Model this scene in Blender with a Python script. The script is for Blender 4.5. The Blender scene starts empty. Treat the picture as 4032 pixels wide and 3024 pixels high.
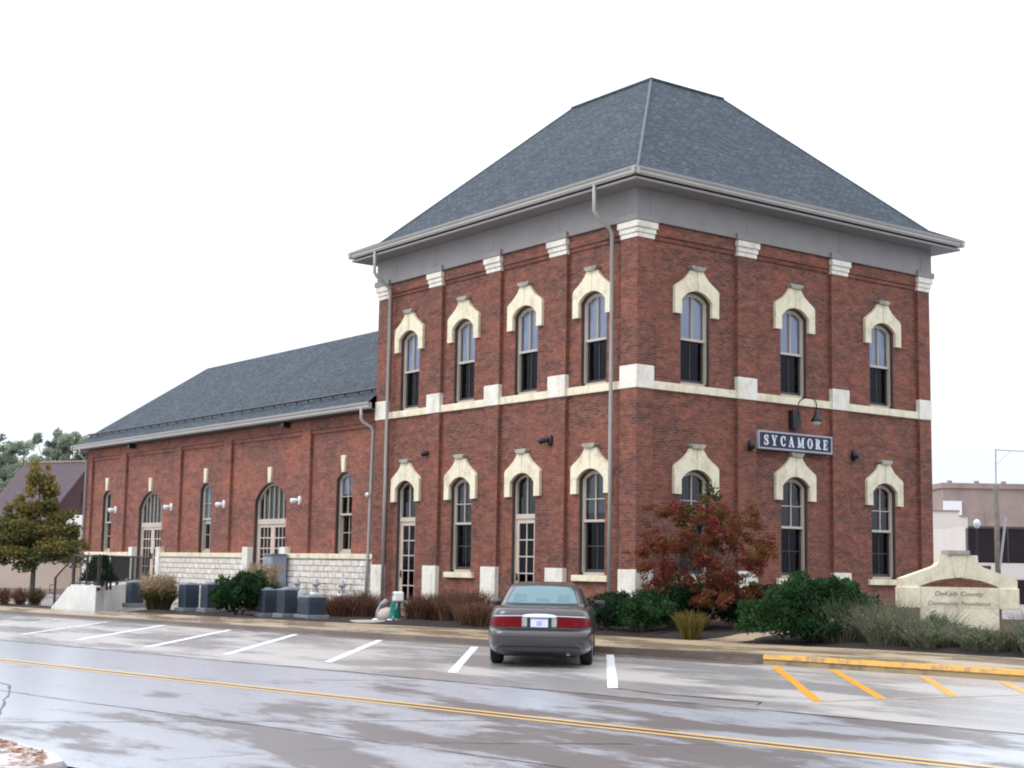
import bpy, bmesh, math, random
import numpy as np
from mathutils import Vector, Matrix

SC = bpy.context.scene
COL = SC.collection
rng = np.random.default_rng(7)
random.seed(7)
R = math.radians

# ------------------------------------------------------------------ camera
cam_d = bpy.data.cameras.new('camera')
cam_d.sensor_width = 36.0
cam_d.lens = 5815.4 / 4032 * 36
cam_d.clip_start = 0.5
cam_d.clip_end = 2000
cam = bpy.data.objects.new('camera', cam_d)
COL.objects.link(cam)
yaw, pitch, roll = R(-53.3194), R(7.0074), R(0.992)
fw = Vector((math.cos(pitch) * math.sin(yaw), math.cos(pitch) * math.cos(yaw), math.sin(pitch)))
rt = Vector((math.cos(yaw), -math.sin(yaw), 0))
up = rt.cross(fw)
rt2 = math.cos(roll) * rt + math.sin(roll) * up
up2 = -math.sin(roll) * rt + math.cos(roll) * up
m = Matrix((rt2, up2, -fw)).transposed().to_4x4()
m.translation = Vector((29.6378, -26.2583, 1.8047))
cam.matrix_world = m
SC.camera = cam
CAMP = m.translation.copy()

# ------------------------------------------------------------------ world: overcast sky
SUN_EL, SUN_AZ = R(48), R(205)          # azimuth of the sun, clockwise from +Y
w = bpy.data.worlds.new('World')
SC.world = w
w.use_nodes = True
nt = w.node_tree
nt.nodes.clear()
out = nt.nodes.new('ShaderNodeOutputWorld')
bg = nt.nodes.new('ShaderNodeBackground')
sky = nt.nodes.new('ShaderNodeTexSky')
sky.sky_type = 'NISHITA'
sky.sun_disc = False
sky.sun_elevation = SUN_EL
sky.sun_rotation = SUN_AZ
sky.dust_density = 4.0
hs = nt.nodes.new('ShaderNodeHueSaturation')
hs.inputs['Saturation'].default_value = 0.22
mx = nt.nodes.new('ShaderNodeMix')
mx.data_type = 'RGBA'
mx.inputs['Factor'].default_value = 0.82          # cloud cover over the clear sky
mx.inputs['B'].default_value = (9.6, 10.2, 11.4, 1)
nt.links.new(sky.outputs[0], hs.inputs['Color'])
nt.links.new(hs.outputs[0], mx.inputs['A'])
# an overcast sky is about three times as bright overhead as at the horizon
tcw = nt.nodes.new('ShaderNodeTexCoord')
sxw = nt.nodes.new('ShaderNodeSeparateXYZ')
nt.links.new(tcw.outputs['Generated'], sxw.inputs[0])
mrw = nt.nodes.new('ShaderNodeMapRange')
mrw.inputs['From Min'].default_value = 0.0
mrw.inputs['From Max'].default_value = 1.0
mrw.inputs['To Min'].default_value = 0.80
mrw.inputs['To Max'].default_value = 2.1
nt.links.new(sxw.outputs['Z'], mrw.inputs['Value'])
vmw = nt.nodes.new('ShaderNodeVectorMath')
vmw.operation = 'SCALE'
nt.links.new(mx.outputs['Result'], vmw.inputs[0])
nt.links.new(mrw.outputs[0], vmw.inputs['Scale'])
nt.links.new(vmw.outputs[0], bg.inputs['Color'])
bg.inputs['Strength'].default_value = 0.125
nt.links.new(bg.outputs[0], out.inputs[0])

sun_d = bpy.data.lights.new('sun', 'SUN')
sun_d.energy = 0.8
sun_d.angle = R(25)
sun_d.color = (1.0, 0.96, 0.9)
sun = bpy.data.objects.new('sun', sun_d)
COL.objects.link(sun)
sdir = Vector((math.sin(SUN_AZ) * math.cos(SUN_EL), math.cos(SUN_AZ) * math.cos(SUN_EL), math.sin(SUN_EL)))
sun.rotation_euler = sdir.to_track_quat('Z', 'Y').to_euler()

SC.view_settings.view_transform = 'Standard'
SC.view_settings.look = 'None'
SC.view_settings.exposure = 0.08
SC.view_settings.gamma = 1.0
SC.cycles.filter_width = 2.0
SC.cycles.max_bounces = 6
SC.cycles.transparent_max_bounces = 12


# ------------------------------------------------------------------ materials
def node(nt, typ, **kw):
    n = nt.nodes.new(typ)
    for k, v in kw.items():
        if k in n.inputs:
            n.inputs[k].default_value = v
        else:
            setattr(n, k, v)
    return n


def c4(c):
    return (c[0], c[1], c[2], 1)


def base_mat(name, rough=0.6, spec=0.4):
    mt = bpy.data.materials.new(name)
    mt.use_nodes = True
    nt = mt.node_tree
    b = nt.nodes['Principled BSDF']
    b.inputs['Roughness'].default_value = rough
    b.inputs['Specular IOR Level'].default_value = spec
    return mt, nt, b


def ramp(nt, stops, fac):
    r = nt.nodes.new('ShaderNodeValToRGB')
    el = r.color_ramp.elements
    while len(el) < len(stops):
        el.new(0.5)
    for e, (p, c) in zip(el, stops):
        e.position = p
        e.color = c4(c)
    nt.links.new(fac, r.inputs[0])
    return r.outputs[0]


def mixc(nt, fac, a, b, mode='MIX'):
    n = nt.nodes.new('ShaderNodeMix')
    n.data_type = 'RGBA'
    n.blend_type = mode
    for s, v in (('Factor', fac), ('A', a), ('B', b)):
        if isinstance(v, (int, float)):
            n.inputs[s].default_value = v
        elif isinstance(v, tuple):
            n.inputs[s].default_value = c4(v)
        else:
            nt.links.new(v, n.inputs[s])
    return n.outputs['Result']


def noise(nt, scale, detail=4, vec=None, rough=0.6, sc3=None, coord='Object'):
    tc = nt.nodes.new('ShaderNodeTexCoord')
    n = nt.nodes.new('ShaderNodeTexNoise')
    n.inputs['Scale'].default_value = scale
    n.inputs['Detail'].default_value = detail
    n.inputs['Roughness'].default_value = rough
    src = vec or tc.outputs[coord]
    if sc3:
        mp = nt.nodes.new('ShaderNodeMapping')
        mp.inputs['Scale'].default_value = sc3
        nt.links.new(src, mp.inputs[0])
        src = mp.outputs[0]
    nt.links.new(src, n.inputs['Vector'])
    return n.outputs['Fac']


def plain(name, col, rough=0.6, var=0.12, scale=3.0, spec=0.4, metal=0.0, bump=0.0, coat=0.0):
    mt, nt, b = base_mat(name, rough, spec)
    d = tuple(max(0, c * (1 - var * 1.6)) for c in col)
    l = tuple(min(1, c * (1 + var)) for c in col)
    f = noise(nt, scale, 5)
    nt.links.new(ramp(nt, [(0.3, d), (0.7, l)], f), b.inputs['Base Color'])
    b.inputs['Metallic'].default_value = metal
    b.inputs['Coat Weight'].default_value = coat
    if bump:
        bp = nt.nodes.new('ShaderNodeBump')
        bp.inputs['Strength'].default_value = bump
        bp.inputs['Distance'].default_value = 0.02
        nt.links.new(noise(nt, scale * 12, 4), bp.inputs['Height'])
        nt.links.new(bp.outputs[0], b.inputs['Normal'])
    return mt


def brick_mat(name, c1, c2, mortar, bw=0.205, rh=0.075, ms=0.008, patch=(0.42, 0.12, 0.07), wear=0.35):
    mt, nt, b = base_mat(name, 0.75, 0.25)
    tc = nt.nodes.new('ShaderNodeTexCoord')
    br = nt.nodes.new('ShaderNodeTexBrick')
    br.inputs['Scale'].default_value = 1.0
    br.inputs['Brick Width'].default_value = bw
    br.inputs['Row Height'].default_value = rh
    br.inputs['Mortar Size'].default_value = ms
    br.inputs['Mortar Smooth'].default_value = 0.3
    br.inputs['Bias'].default_value = -0.1
    br.inputs['Color1'].default_value = c4(c1)
    br.inputs['Color2'].default_value = c4(c2)
    br.inputs['Mortar'].default_value = c4(mortar)
    nt.links.new(tc.outputs['UV'], br.inputs['Vector'])
    # big weathering patches and lighter replaced courses
    f1 = noise(nt, 0.55, 5, vec=tc.outputs['UV'], sc3=(0.8, 1.3, 1))
    col = mixc(nt, ramp(nt, [(0.42, (0, 0, 0)), (0.68, (1, 1, 1))], f1), br.outputs['Color'],
               mixc(nt, 0.5, br.outputs['Color'], patch))
    f2 = noise(nt, 1.1, 6, vec=tc.outputs['UV'], sc3=(1.0, 4.0, 1), rough=0.7)
    dk = ramp(nt, [(0.3, (0.68, 0.68, 0.72)), (0.5, (1, 1, 1)), (0.72, (1.25, 1.16, 1.1))], f2)
    col = mixc(nt, 1.0, col, dk, 'MULTIPLY')
    f3 = noise(nt, 16, 3, vec=tc.outputs['UV'], sc3=(0.45, 1.6, 1), rough=0.7)
    col = mixc(nt, 1.0, col, ramp(nt, [(0.3, (0.66, 0.66, 0.68)), (0.52, (1, 1, 1)), (0.72, (1.35, 1.25, 1.18))], f3), 'MULTIPLY')
    f4 = noise(nt, 3.2, 4, vec=tc.outputs['UV'], sc3=(0.9, 1.3, 1), rough=0.75)
    col = mixc(nt, 1.0, col, ramp(nt, [(0.34, (0.74, 0.76, 0.8)), (0.5, (1, 1, 1)), (0.68, (1.26, 1.18, 1.12))], f4), 'MULTIPLY')
    # salt bloom and worn faces low on the wall
    sx = nt.nodes.new('ShaderNodeSeparateXYZ')
    nt.links.new(tc.outputs['UV'], sx.inputs[0])
    mrb = nt.nodes.new('ShaderNodeMapRange')
    mrb.inputs['From Min'].default_value = 0.3
    mrb.inputs['From Max'].default_value = 2.2
    mrb.inputs['To Min'].default_value = 0.14
    mrb.inputs['To Max'].default_value = -0.12
    nt.links.new(sx.outputs['Y'], mrb.inputs['Value'])
    sm = nt.nodes.new('ShaderNodeMath')
    nt.links.new(noise(nt, 1.4, 6, vec=tc.outputs['UV'], rough=0.75), sm.inputs[0])
    nt.links.new(mrb.outputs[0], sm.inputs[1])
    col = mixc(nt, ramp(nt, [(0.56, (0, 0, 0)), (0.74, (0.5, 0.5, 0.5))], sm.outputs[0]), col, (0.36, 0.22, 0.19))
    nt.links.new(col, b.inputs['Base Color'])
    bp = nt.nodes.new('ShaderNodeBump')
    bp.inputs['Strength'].default_value = 0.5
    bp.inputs['Distance'].default_value = 0.01
    inv = nt.nodes.new('ShaderNodeMath')
    inv.operation = 'SUBTRACT'
    inv.inputs[0].default_value = 1
    nt.links.new(br.outputs['Fac'], inv.inputs[1])
    nt.links.new(inv.outputs[0], bp.inputs['Height'])
    nt.links.new(bp.outputs[0], b.inputs['Normal'])
    return mt


def stone_mat(name, col, stain, rough=0.7, amount=0.5, scale=1.6):
    mt, nt, b = base_mat(name, rough, 0.3)
    f = noise(nt, scale, 6, rough=0.7)
    k = ramp(nt, [(0.35, stain), (0.35 + 0.3 * amount + 0.05, col)], f)
    f2 = noise(nt, 18, 3)
    k = mixc(nt, 1.0, k, ramp(nt, [(0.3, (0.86, 0.86, 0.86)), (0.6, (1, 1, 1))], f2), 'MULTIPLY')
    k = mixc(nt, 1.0, k, ramp(nt, [(0.32, (0.80, 0.78, 0.74)), (0.52, (1, 1, 1))], noise(nt, 1.5, 5, sc3=(1.6, 1.6, 0.7), rough=0.65)), 'MULTIPLY')
    nt.links.new(k, b.inputs['Base Color'])
    bp = nt.nodes.new('ShaderNodeBump')
    bp.inputs['Strength'].default_value = 0.25
    bp.inputs['Distance'].default_value = 0.02
    nt.links.new(f2, bp.inputs['Height'])
    nt.links.new(bp.outputs[0], b.inputs['Normal'])
    return mt


def shingle_mat(name, c1, c2, gap):
    mt, nt, b = base_mat(name, 0.8, 0.25)
    tc = nt.nodes.new('ShaderNodeTexCoord')
    br = nt.nodes.new('ShaderNodeTexBrick')
    br.inputs['Scale'].default_value = 1.0
    br.inputs['Brick Width'].default_value = 0.30
    br.inputs['Row Height'].default_value = 0.145
    br.inputs['Mortar Size'].default_value = 0.016
    br.inputs['Mortar Smooth'].default_value = 0.7
    br.inputs['Bias'].default_value = 0.0
    br.inputs['Color1'].default_value = c4(c1)
    br.inputs['Color2'].default_value = c4(c2)
    br.inputs['Mortar'].default_value = c4(gap)
    nt.links.new(tc.outputs['UV'], br.inputs['Vector'])
    f = noise(nt, 7.0, 4, vec=tc.outputs['UV'], sc3=(0.8, 1.6, 1), rough=0.75)
    k = mixc(nt, 1.0, br.outputs['Color'], ramp(nt, [(0.32, (0.45, 0.47, 0.5)), (0.5, (1, 1, 1)), (0.66, (1.9, 1.95, 2.0))], f), 'MULTIPLY')
    f2 = noise(nt, 0.5, 4, vec=tc.outputs['UV'])
    k = mixc(nt, 1.0, k, ramp(nt, [(0.3, (0.85, 0.86, 0.9)), (0.7, (1.1, 1.1, 1.1))], f2), 'MULTIPLY')
    nt.links.new(k, b.inputs['Base Color'])
    bp = nt.nodes.new('ShaderNodeBump')
    bp.inputs['Strength'].default_value = 0.6
    bp.inputs['Distance'].default_value = 0.02
    nt.links.new(f, bp.inputs['Height'])
    nt.links.new(bp.outputs[0], b.inputs['Normal'])
    return mt


def leaf_mat(name, stops, rough=0.8, trans=0.25):
    """colour of each leaf comes from its own random number stored per face"""
    mt, nt, b = base_mat(name, rough, 0.15)
    at = nt.nodes.new('ShaderNodeAttribute')
    at.attribute_name = 'leafvar'
    k = ramp(nt, stops, at.outputs['Fac'])
    nt.links.new(k, b.inputs['Base Color'])
    tr = nt.nodes.new('ShaderNodeBsdfTranslucent')
    nt.links.new(k, tr.inputs['Color'])
    ms = nt.nodes.new('ShaderNodeMixShader')
    ms.inputs[0].default_value = trans
    nt.links.new(b.outputs[0], ms.inputs[1])
    nt.links.new(tr.outputs[0], ms.inputs[2])
    nt.links.new(ms.outputs[0], nt.nodes['Material Output'].inputs[0])
    return mt


def glass_mat(name, tint=(0.75, 0.8, 0.85), refl=(0.9, 0.95, 1.0), ior=1.6, rough=0.02):
    mt = bpy.data.materials.new(name)
    mt.use_nodes = True
    nt = mt.node_tree
    nt.nodes.clear()
    o = nt.nodes.new('ShaderNodeOutputMaterial')
    fr = nt.nodes.new('ShaderNodeFresnel')
    fr.inputs['IOR'].default_value = ior
    t = nt.nodes.new('ShaderNodeBsdfTransparent')
    t.inputs[0].default_value = c4(tint)
    g = nt.nodes.new('ShaderNodeBsdfGlossy')
    g.inputs['Color'].default_value = c4(refl)
    g.inputs['Roughness'].default_value = rough
    # slightly wavy old panes
    bp = nt.nodes.new('ShaderNodeBump')
    bp.inputs['Strength'].default_value = 0.06
    bp.inputs['Distance'].default_value = 0.05
    nt.links.new(noise(nt, 1.5, 2), bp.inputs['Height'])
    nt.links.new(bp.outputs[0], g.inputs['Normal'])
    ms = nt.nodes.new('ShaderNodeMixShader')
    nt.links.new(fr.outputs[0], ms.inputs[0])
    nt.links.new(t.outputs[0], ms.inputs[1])
    nt.links.new(g.outputs[0], ms.inputs[2])
    nt.links.new(ms.outputs[0], o.inputs[0])
    return mt


M = {}
M['brick'] = brick_mat('brick', (0.235, 0.082, 0.051), (0.085, 0.040, 0.033), (0.17, 0.11, 0.095), ms=0.011, patch=(0.32, 0.108, 0.066))
M['brick_wing'] = brick_mat('brick_wing', (0.27, 0.092, 0.062), (0.115, 0.052, 0.044), (0.21, 0.135, 0.115), ms=0.011, patch=(0.42, 0.145, 0.085))
M['far_brick'] = plain('far_brick', (0.33, 0.245, 0.215), 0.8, 0.15, 0.5)
M['lime'] = stone_mat('limestone', (0.82, 0.75, 0.555), (0.66, 0.575, 0.405), amount=0.3)
M['lime_white'] = stone_mat('limestone_white', (0.82, 0.785, 0.69), (0.68, 0.62, 0.52), amount=0.3)
M['lime_grey'] = stone_mat('limestone_grey', (0.42, 0.40, 0.33), (0.24, 0.23, 0.20))
M['ashlar'] = None
M['roof'] = shingle_mat('shingles', (0.064, 0.080, 0.093), (0.036, 0.047, 0.057), (0.017, 0.021, 0.026))
M['trim'] = plain('trim_paint', (0.25, 0.235, 0.23), 0.5, 0.06, 1.5)
M['gutter'] = plain('gutter_metal', (0.36, 0.345, 0.32), 0.4, 0.05, 1.0, spec=0.5)
M['frame'] = plain('window_paint', (0.52, 0.45, 0.37), 0.45, 0.06, 2)
M['door_paint'] = plain('door_paint', (0.60, 0.48, 0.40), 0.45, 0.06, 2)
M['sash_dark'] = plain('sash_brown', (0.065, 0.055, 0.05), 0.45, 0.1, 2)
M['glass'] = glass_mat('window_glass')
M['glass_dim'] = glass_mat('screened_glass', (0.45, 0.47, 0.5), (0.30, 0.33, 0.38))
M['blind'] = plain('white_blind', (0.74, 0.75, 0.84), 0.9, 0.05, 2)
M['blind_dim'] = plain('grey_curtain', (0.16, 0.17, 0.19), 0.9, 0.2, 2)
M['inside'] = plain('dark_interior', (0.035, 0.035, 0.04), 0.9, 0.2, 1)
M['black'] = plain('black_metal', (0.015, 0.016, 0.02), 0.4, 0.2, 4)
M['navy'] = plain('navy_sign', (0.012, 0.014, 0.045), 0.35, 0.1, 2)
M['sign_edge'] = plain('sign_edge', (0.36, 0.35, 0.40), 0.4, 0.06, 2)
M['letter'] = plain('letter_white', (0.72, 0.76, 0.80), 0.5, 0.05, 3)
M['white'] = plain('white_enamel', (0.78, 0.77, 0.75), 0.35, 0.04, 4)
M['grey_cab'] = plain('grey_cabinet', (0.27, 0.31, 0.36), 0.4, 0.06, 2)
M['concrete'] = plain('concrete', (0.68, 0.68, 0.65), 0.55, 0.12, 1.5, bump=0.2)
M['concrete_pad'] = plain('concrete_pad', (0.20, 0.21, 0.22), 0.6, 0.15, 3)
M['ac'] = plain('condenser_paint', (0.045, 0.06, 0.085), 0.45, 0.12, 4)
M['ac_light'] = plain('condenser_top', (0.20, 0.235, 0.28), 0.45, 0.1, 4)
M['rail'] = plain('rail_paint', (0.035, 0.030, 0.032), 0.45, 0.2, 6)
M['mulch'] = plain('mulch', (0.032, 0.020, 0.016), 0.85, 0.5, 22, bump=1.0)
M['bark'] = plain('bark', (0.10, 0.085, 0.08), 0.8, 0.3, 8, bump=0.5)
M['teal'] = plain('teal_enamel', (0.02, 0.27, 0.21), 0.35, 0.1, 5)
M['pole_wood'] = plain('pole_wood', (0.17, 0.145, 0.12), 0.8, 0.2, 4)
M['galv'] = plain('galvanised_steel', (0.36, 0.37, 0.40), 0.45, 0.1, 4)
M['cream'] = plain('cream_render', (0.66, 0.60, 0.55), 0.7, 0.04, 1.0)
M['beige'] = plain('beige_render', (0.52, 0.41, 0.33), 0.7, 0.04, 0.8)
M['dark_glass'] = plain('dark_glass', (0.022, 0.012, 0.016), 0.08, 0.2, 0.4, spec=0.2)
M['maroon'] = plain('maroon_siding', (0.07, 0.028, 0.030), 0.7, 0.08, 1)
M['maroon_roof'] = plain('maroon_roof', (0.065, 0.038, 0.048), 0.6, 0.12, 2)
M['globe'] = plain('lamp_globe', (0.58, 0.64, 0.67), 0.2, 0.03, 3)
M['rubber'] = plain('tyre_rubber', (0.012, 0.012, 0.014), 0.7, 0.2, 10)
M['chrome'] = plain('chrome', (0.75, 0.77, 0.82), 0.15, 0.02, 3, metal=0.9)
M['red_lens'] = plain('red_lens', (0.15, 0.002, 0.006), 0.25, 0.2, 14, spec=0.12, coat=0.0)
M['clear_lens'] = plain('clear_lens', (0.36, 0.38, 0.36), 0.15, 0.2, 20, spec=0.6)
M['plate'] = plain('plate_white', (0.62, 0.64, 0.74), 0.4, 0.05, 5)
M['plate_blue'] = plain('plate_blue', (0.20, 0.24, 0.50), 0.4, 0.1, 5)
M['plastic'] = plain('black_plastic', (0.02, 0.02, 0.022), 0.5, 0.2, 5)
M['seat'] = plain('seat_cloth', (0.10, 0.11, 0.12), 0.9, 0.1, 5)


def make_ashlar():
    mt, nt, b = base_mat('rock_face_limestone', 0.75, 0.3)
    tc = nt.nodes.new('ShaderNodeTexCoord')
    br = nt.nodes.new('ShaderNodeTexBrick')
    br.inputs['Scale'].default_value = 1.0
    br.inputs['Brick Width'].default_value = 0.52
    br.inputs['Row Height'].default_value = 0.21
    br.inputs['Mortar Size'].default_value = 0.018
    br.inputs['Mortar Smooth'].default_value = 1.0
    br.inputs['Color1'].default_value = c4((0.80, 0.77, 0.71))
    br.inputs['Color2'].default_value = c4((0.70, 0.63, 0.55))
    br.inputs['Mortar'].default_value = c4((0.50, 0.42, 0.36))
    nt.links.new(tc.outputs['UV'], br.inputs['Vector'])
    f = noise(nt, 5, 5, vec=tc.outputs['UV'])
    k = mixc(nt, 1.0, br.outputs['Color'], ramp(nt, [(0.3, (0.78, 0.72, 0.68)), (0.6, (1.05, 1.05, 1.05))], f), 'MULTIPLY')
    nt.links.new(k, b.inputs['Base Color'])
    h = nt.nodes.new('ShaderNodeMath')
    h.operation = 'SUBTRACT'
    nt.links.new(f, h.inputs[0])
    nt.links.new(br.outputs['Fac'], h.inputs[1])
    bp = nt.nodes.new('ShaderNodeBump')
    bp.inputs['Strength'].default_value = 0.9
    bp.inputs['Distance'].default_value = 0.06
    nt.links.new(h.outputs[0], bp.inputs['Height'])
    nt.links.new(bp.outputs[0], b.inputs['Normal'])
    return mt


M['ashlar'] = make_ashlar()


def car_paint():
    mt, nt, b = base_mat('car_paint', 0.28, 0.5)
    f = noise(nt, 2.0, 4)
    nt.links.new(ramp(nt, [(0.3, (0.048, 0.041, 0.043)), (0.7, (0.066, 0.057, 0.06))], f), b.inputs['Base Color'])
    b.inputs['Metallic'].default_value = 0.55
    b.inputs['Coat Weight'].default_value = 0.6
    b.inputs['Coat Roughness'].default_value = 0.08
    return mt


M['paint'] = car_paint()


def car_glass():
    mt = bpy.data.materials.new('car_glass')
    mt.use_nodes = True
    nt = mt.node_tree
    b = nt.nodes['Principled BSDF']
    b.inputs['Base Color'].default_value = (0.19, 0.35, 0.38, 1)
    b.inputs['Roughness'].default_value = 0.04
    b.inputs['Specular IOR Level'].default_value = 0.9
    t = nt.nodes.new('ShaderNodeBsdfTransparent')
    t.inputs[0].default_value = (0.7, 0.9, 0.9, 1)
    ms = nt.nodes.new('ShaderNodeMixShader')
    ms.inputs[0].default_value = 0.5
    nt.links.new(t.outputs[0], ms.inputs[1])
    nt.links.new(b.outputs[0], ms.inputs[2])
    nt.links.new(ms.outputs[0], nt.nodes['Material Output'].inputs[0])
    return mt


M['car_glass'] = car_glass()


def road_mat(name, dry, wet, rlo, rhi, sc=0.35, sheen=None):
    """rain-wet paving: water film where the noise is low, damp aggregate elsewhere"""
    mt, nt, b = base_mat(name, 0.3, 0.5)
    tc = nt.nodes.new('ShaderNodeTexCoord')
    mp = nt.nodes.new('ShaderNodeMapping')
    mp.inputs['Rotation'].default_value = (0, 0, R(-10.86))
    mp.inputs['Scale'].default_value = (0.42, 1.0, 1)
    nt.links.new(tc.outputs['Object'], mp.inputs[0])
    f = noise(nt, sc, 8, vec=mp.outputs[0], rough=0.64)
    if sheen:
        # dark drying crown; towards both ends a pale sky sheen is painted into the colour
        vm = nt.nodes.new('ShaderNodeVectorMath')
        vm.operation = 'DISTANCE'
        vm.inputs[1].default_value = sheen
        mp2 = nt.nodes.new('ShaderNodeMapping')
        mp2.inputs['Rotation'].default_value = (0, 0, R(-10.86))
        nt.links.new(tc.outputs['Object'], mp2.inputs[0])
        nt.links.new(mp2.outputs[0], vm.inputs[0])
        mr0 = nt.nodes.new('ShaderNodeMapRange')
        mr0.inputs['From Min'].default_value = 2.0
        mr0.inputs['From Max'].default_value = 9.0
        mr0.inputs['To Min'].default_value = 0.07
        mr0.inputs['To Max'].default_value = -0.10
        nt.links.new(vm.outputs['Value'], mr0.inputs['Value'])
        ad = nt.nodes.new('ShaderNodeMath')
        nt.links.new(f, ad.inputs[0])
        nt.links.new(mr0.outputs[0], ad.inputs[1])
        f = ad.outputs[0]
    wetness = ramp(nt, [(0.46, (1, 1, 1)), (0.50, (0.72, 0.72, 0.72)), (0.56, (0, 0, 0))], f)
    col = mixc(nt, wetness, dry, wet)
    f2 = noise(nt, 30, 3, rough=0.7)
    col = mixc(nt, 1.0, col, ramp(nt, [(0.3, (0.82, 0.82, 0.82)), (0.7, (1.12, 1.12, 1.12))], f2), 'MULTIPLY')
    nt.links.new(col, b.inputs['Base Color'])
    mr = nt.nodes.new('ShaderNodeMapRange')
    mr.inputs['To Min'].default_value = rhi
    mr.inputs['To Max'].default_value = rlo
    nt.links.new(wetness, mr.inputs['Value'])
    nt.links.new(mr.outputs[0], b.inputs['Roughness'])
    bp = nt.nodes.new('ShaderNodeBump')
    bp.inputs['Strength'].default_value = 0.05
    bp.inputs['Distance'].default_value = 0.008
    nt.links.new(f2, bp.inputs['Height'])
    nt.links.new(bp.outputs[0], b.inputs['Normal'])
    return mt


M['road'] = road_mat('wet_road', (0.125, 0.108, 0.104), (0.42, 0.44, 0.475), 0.2, 0.36, 0.8, (14.0, -20.0, 0))  # pale bluish wet colour has the sky's sheen painted into it
M['lane'] = road_mat('wet_concrete_lane', (0.37, 0.34, 0.31), (0.275, 0.265, 0.258), 0.25, 0.5, 0.5)
M['walk'] = road_mat('wet_pavement', (0.36, 0.27, 0.17), (0.28, 0.215, 0.14), 0.2, 0.55, 0.8)
M['kerb'] = road_mat('kerb_concrete', (0.16, 0.12, 0.095), (0.11, 0.085, 0.07), 0.35, 0.6, 1.2)
M['lot'] = road_mat('wet_lot', (0.34, 0.33, 0.33), (0.25, 0.25, 0.26), 0.1, 0.35, 0.2)


def worn_paint(name, col, under, thr, scale=3.0, rough=0.35):
    mt, nt, b = base_mat(name, rough, 0.4)
    f = noise(nt, scale, 6, rough=0.75)
    nt.links.new(ramp(nt, [(thr - 0.06, under), (thr + 0.06, col)], f), b.inputs['Base Color'])
    return mt


M['line_white'] = worn_paint('white_line_paint', (0.82, 0.83, 0.84), (0.5, 0.49, 0.48), 0.34)
M['line_white_faint'] = worn_paint('faint_white_line_paint', (0.68, 0.68, 0.69), (0.42, 0.41, 0.4), 0.45)
M['line_yellow'] = worn_paint('yellow_line_paint', (0.74, 0.30, 0.015), (0.5, 0.33, 0.12), 0.30)
M['line_yellow_faint'] = worn_paint('faint_yellow_paint', (0.55, 0.40, 0.24), (0.34, 0.30, 0.26), 0.5)
M['line_double'] = worn_paint('centre_line_paint', (0.62, 0.40, 0.15), (0.46, 0.36, 0.24), 0.36, 4)
M['kerb_yellow'] = worn_paint('yellow_kerb_paint', (0.66, 0.34, 0.05), (0.30, 0.20, 0.09), 0.47, 3.6, 0.45)
M['kerb_yellow_dirty'] = worn_paint('dirty_kerb_paint', (0.30, 0.21, 0.10), (0.16, 0.12, 0.08), 0.45, 2.0, 0.5)
M['tar'] = plain('crack_sealant', (0.035, 0.032, 0.045), 0.3, 0.2, 5)


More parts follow.
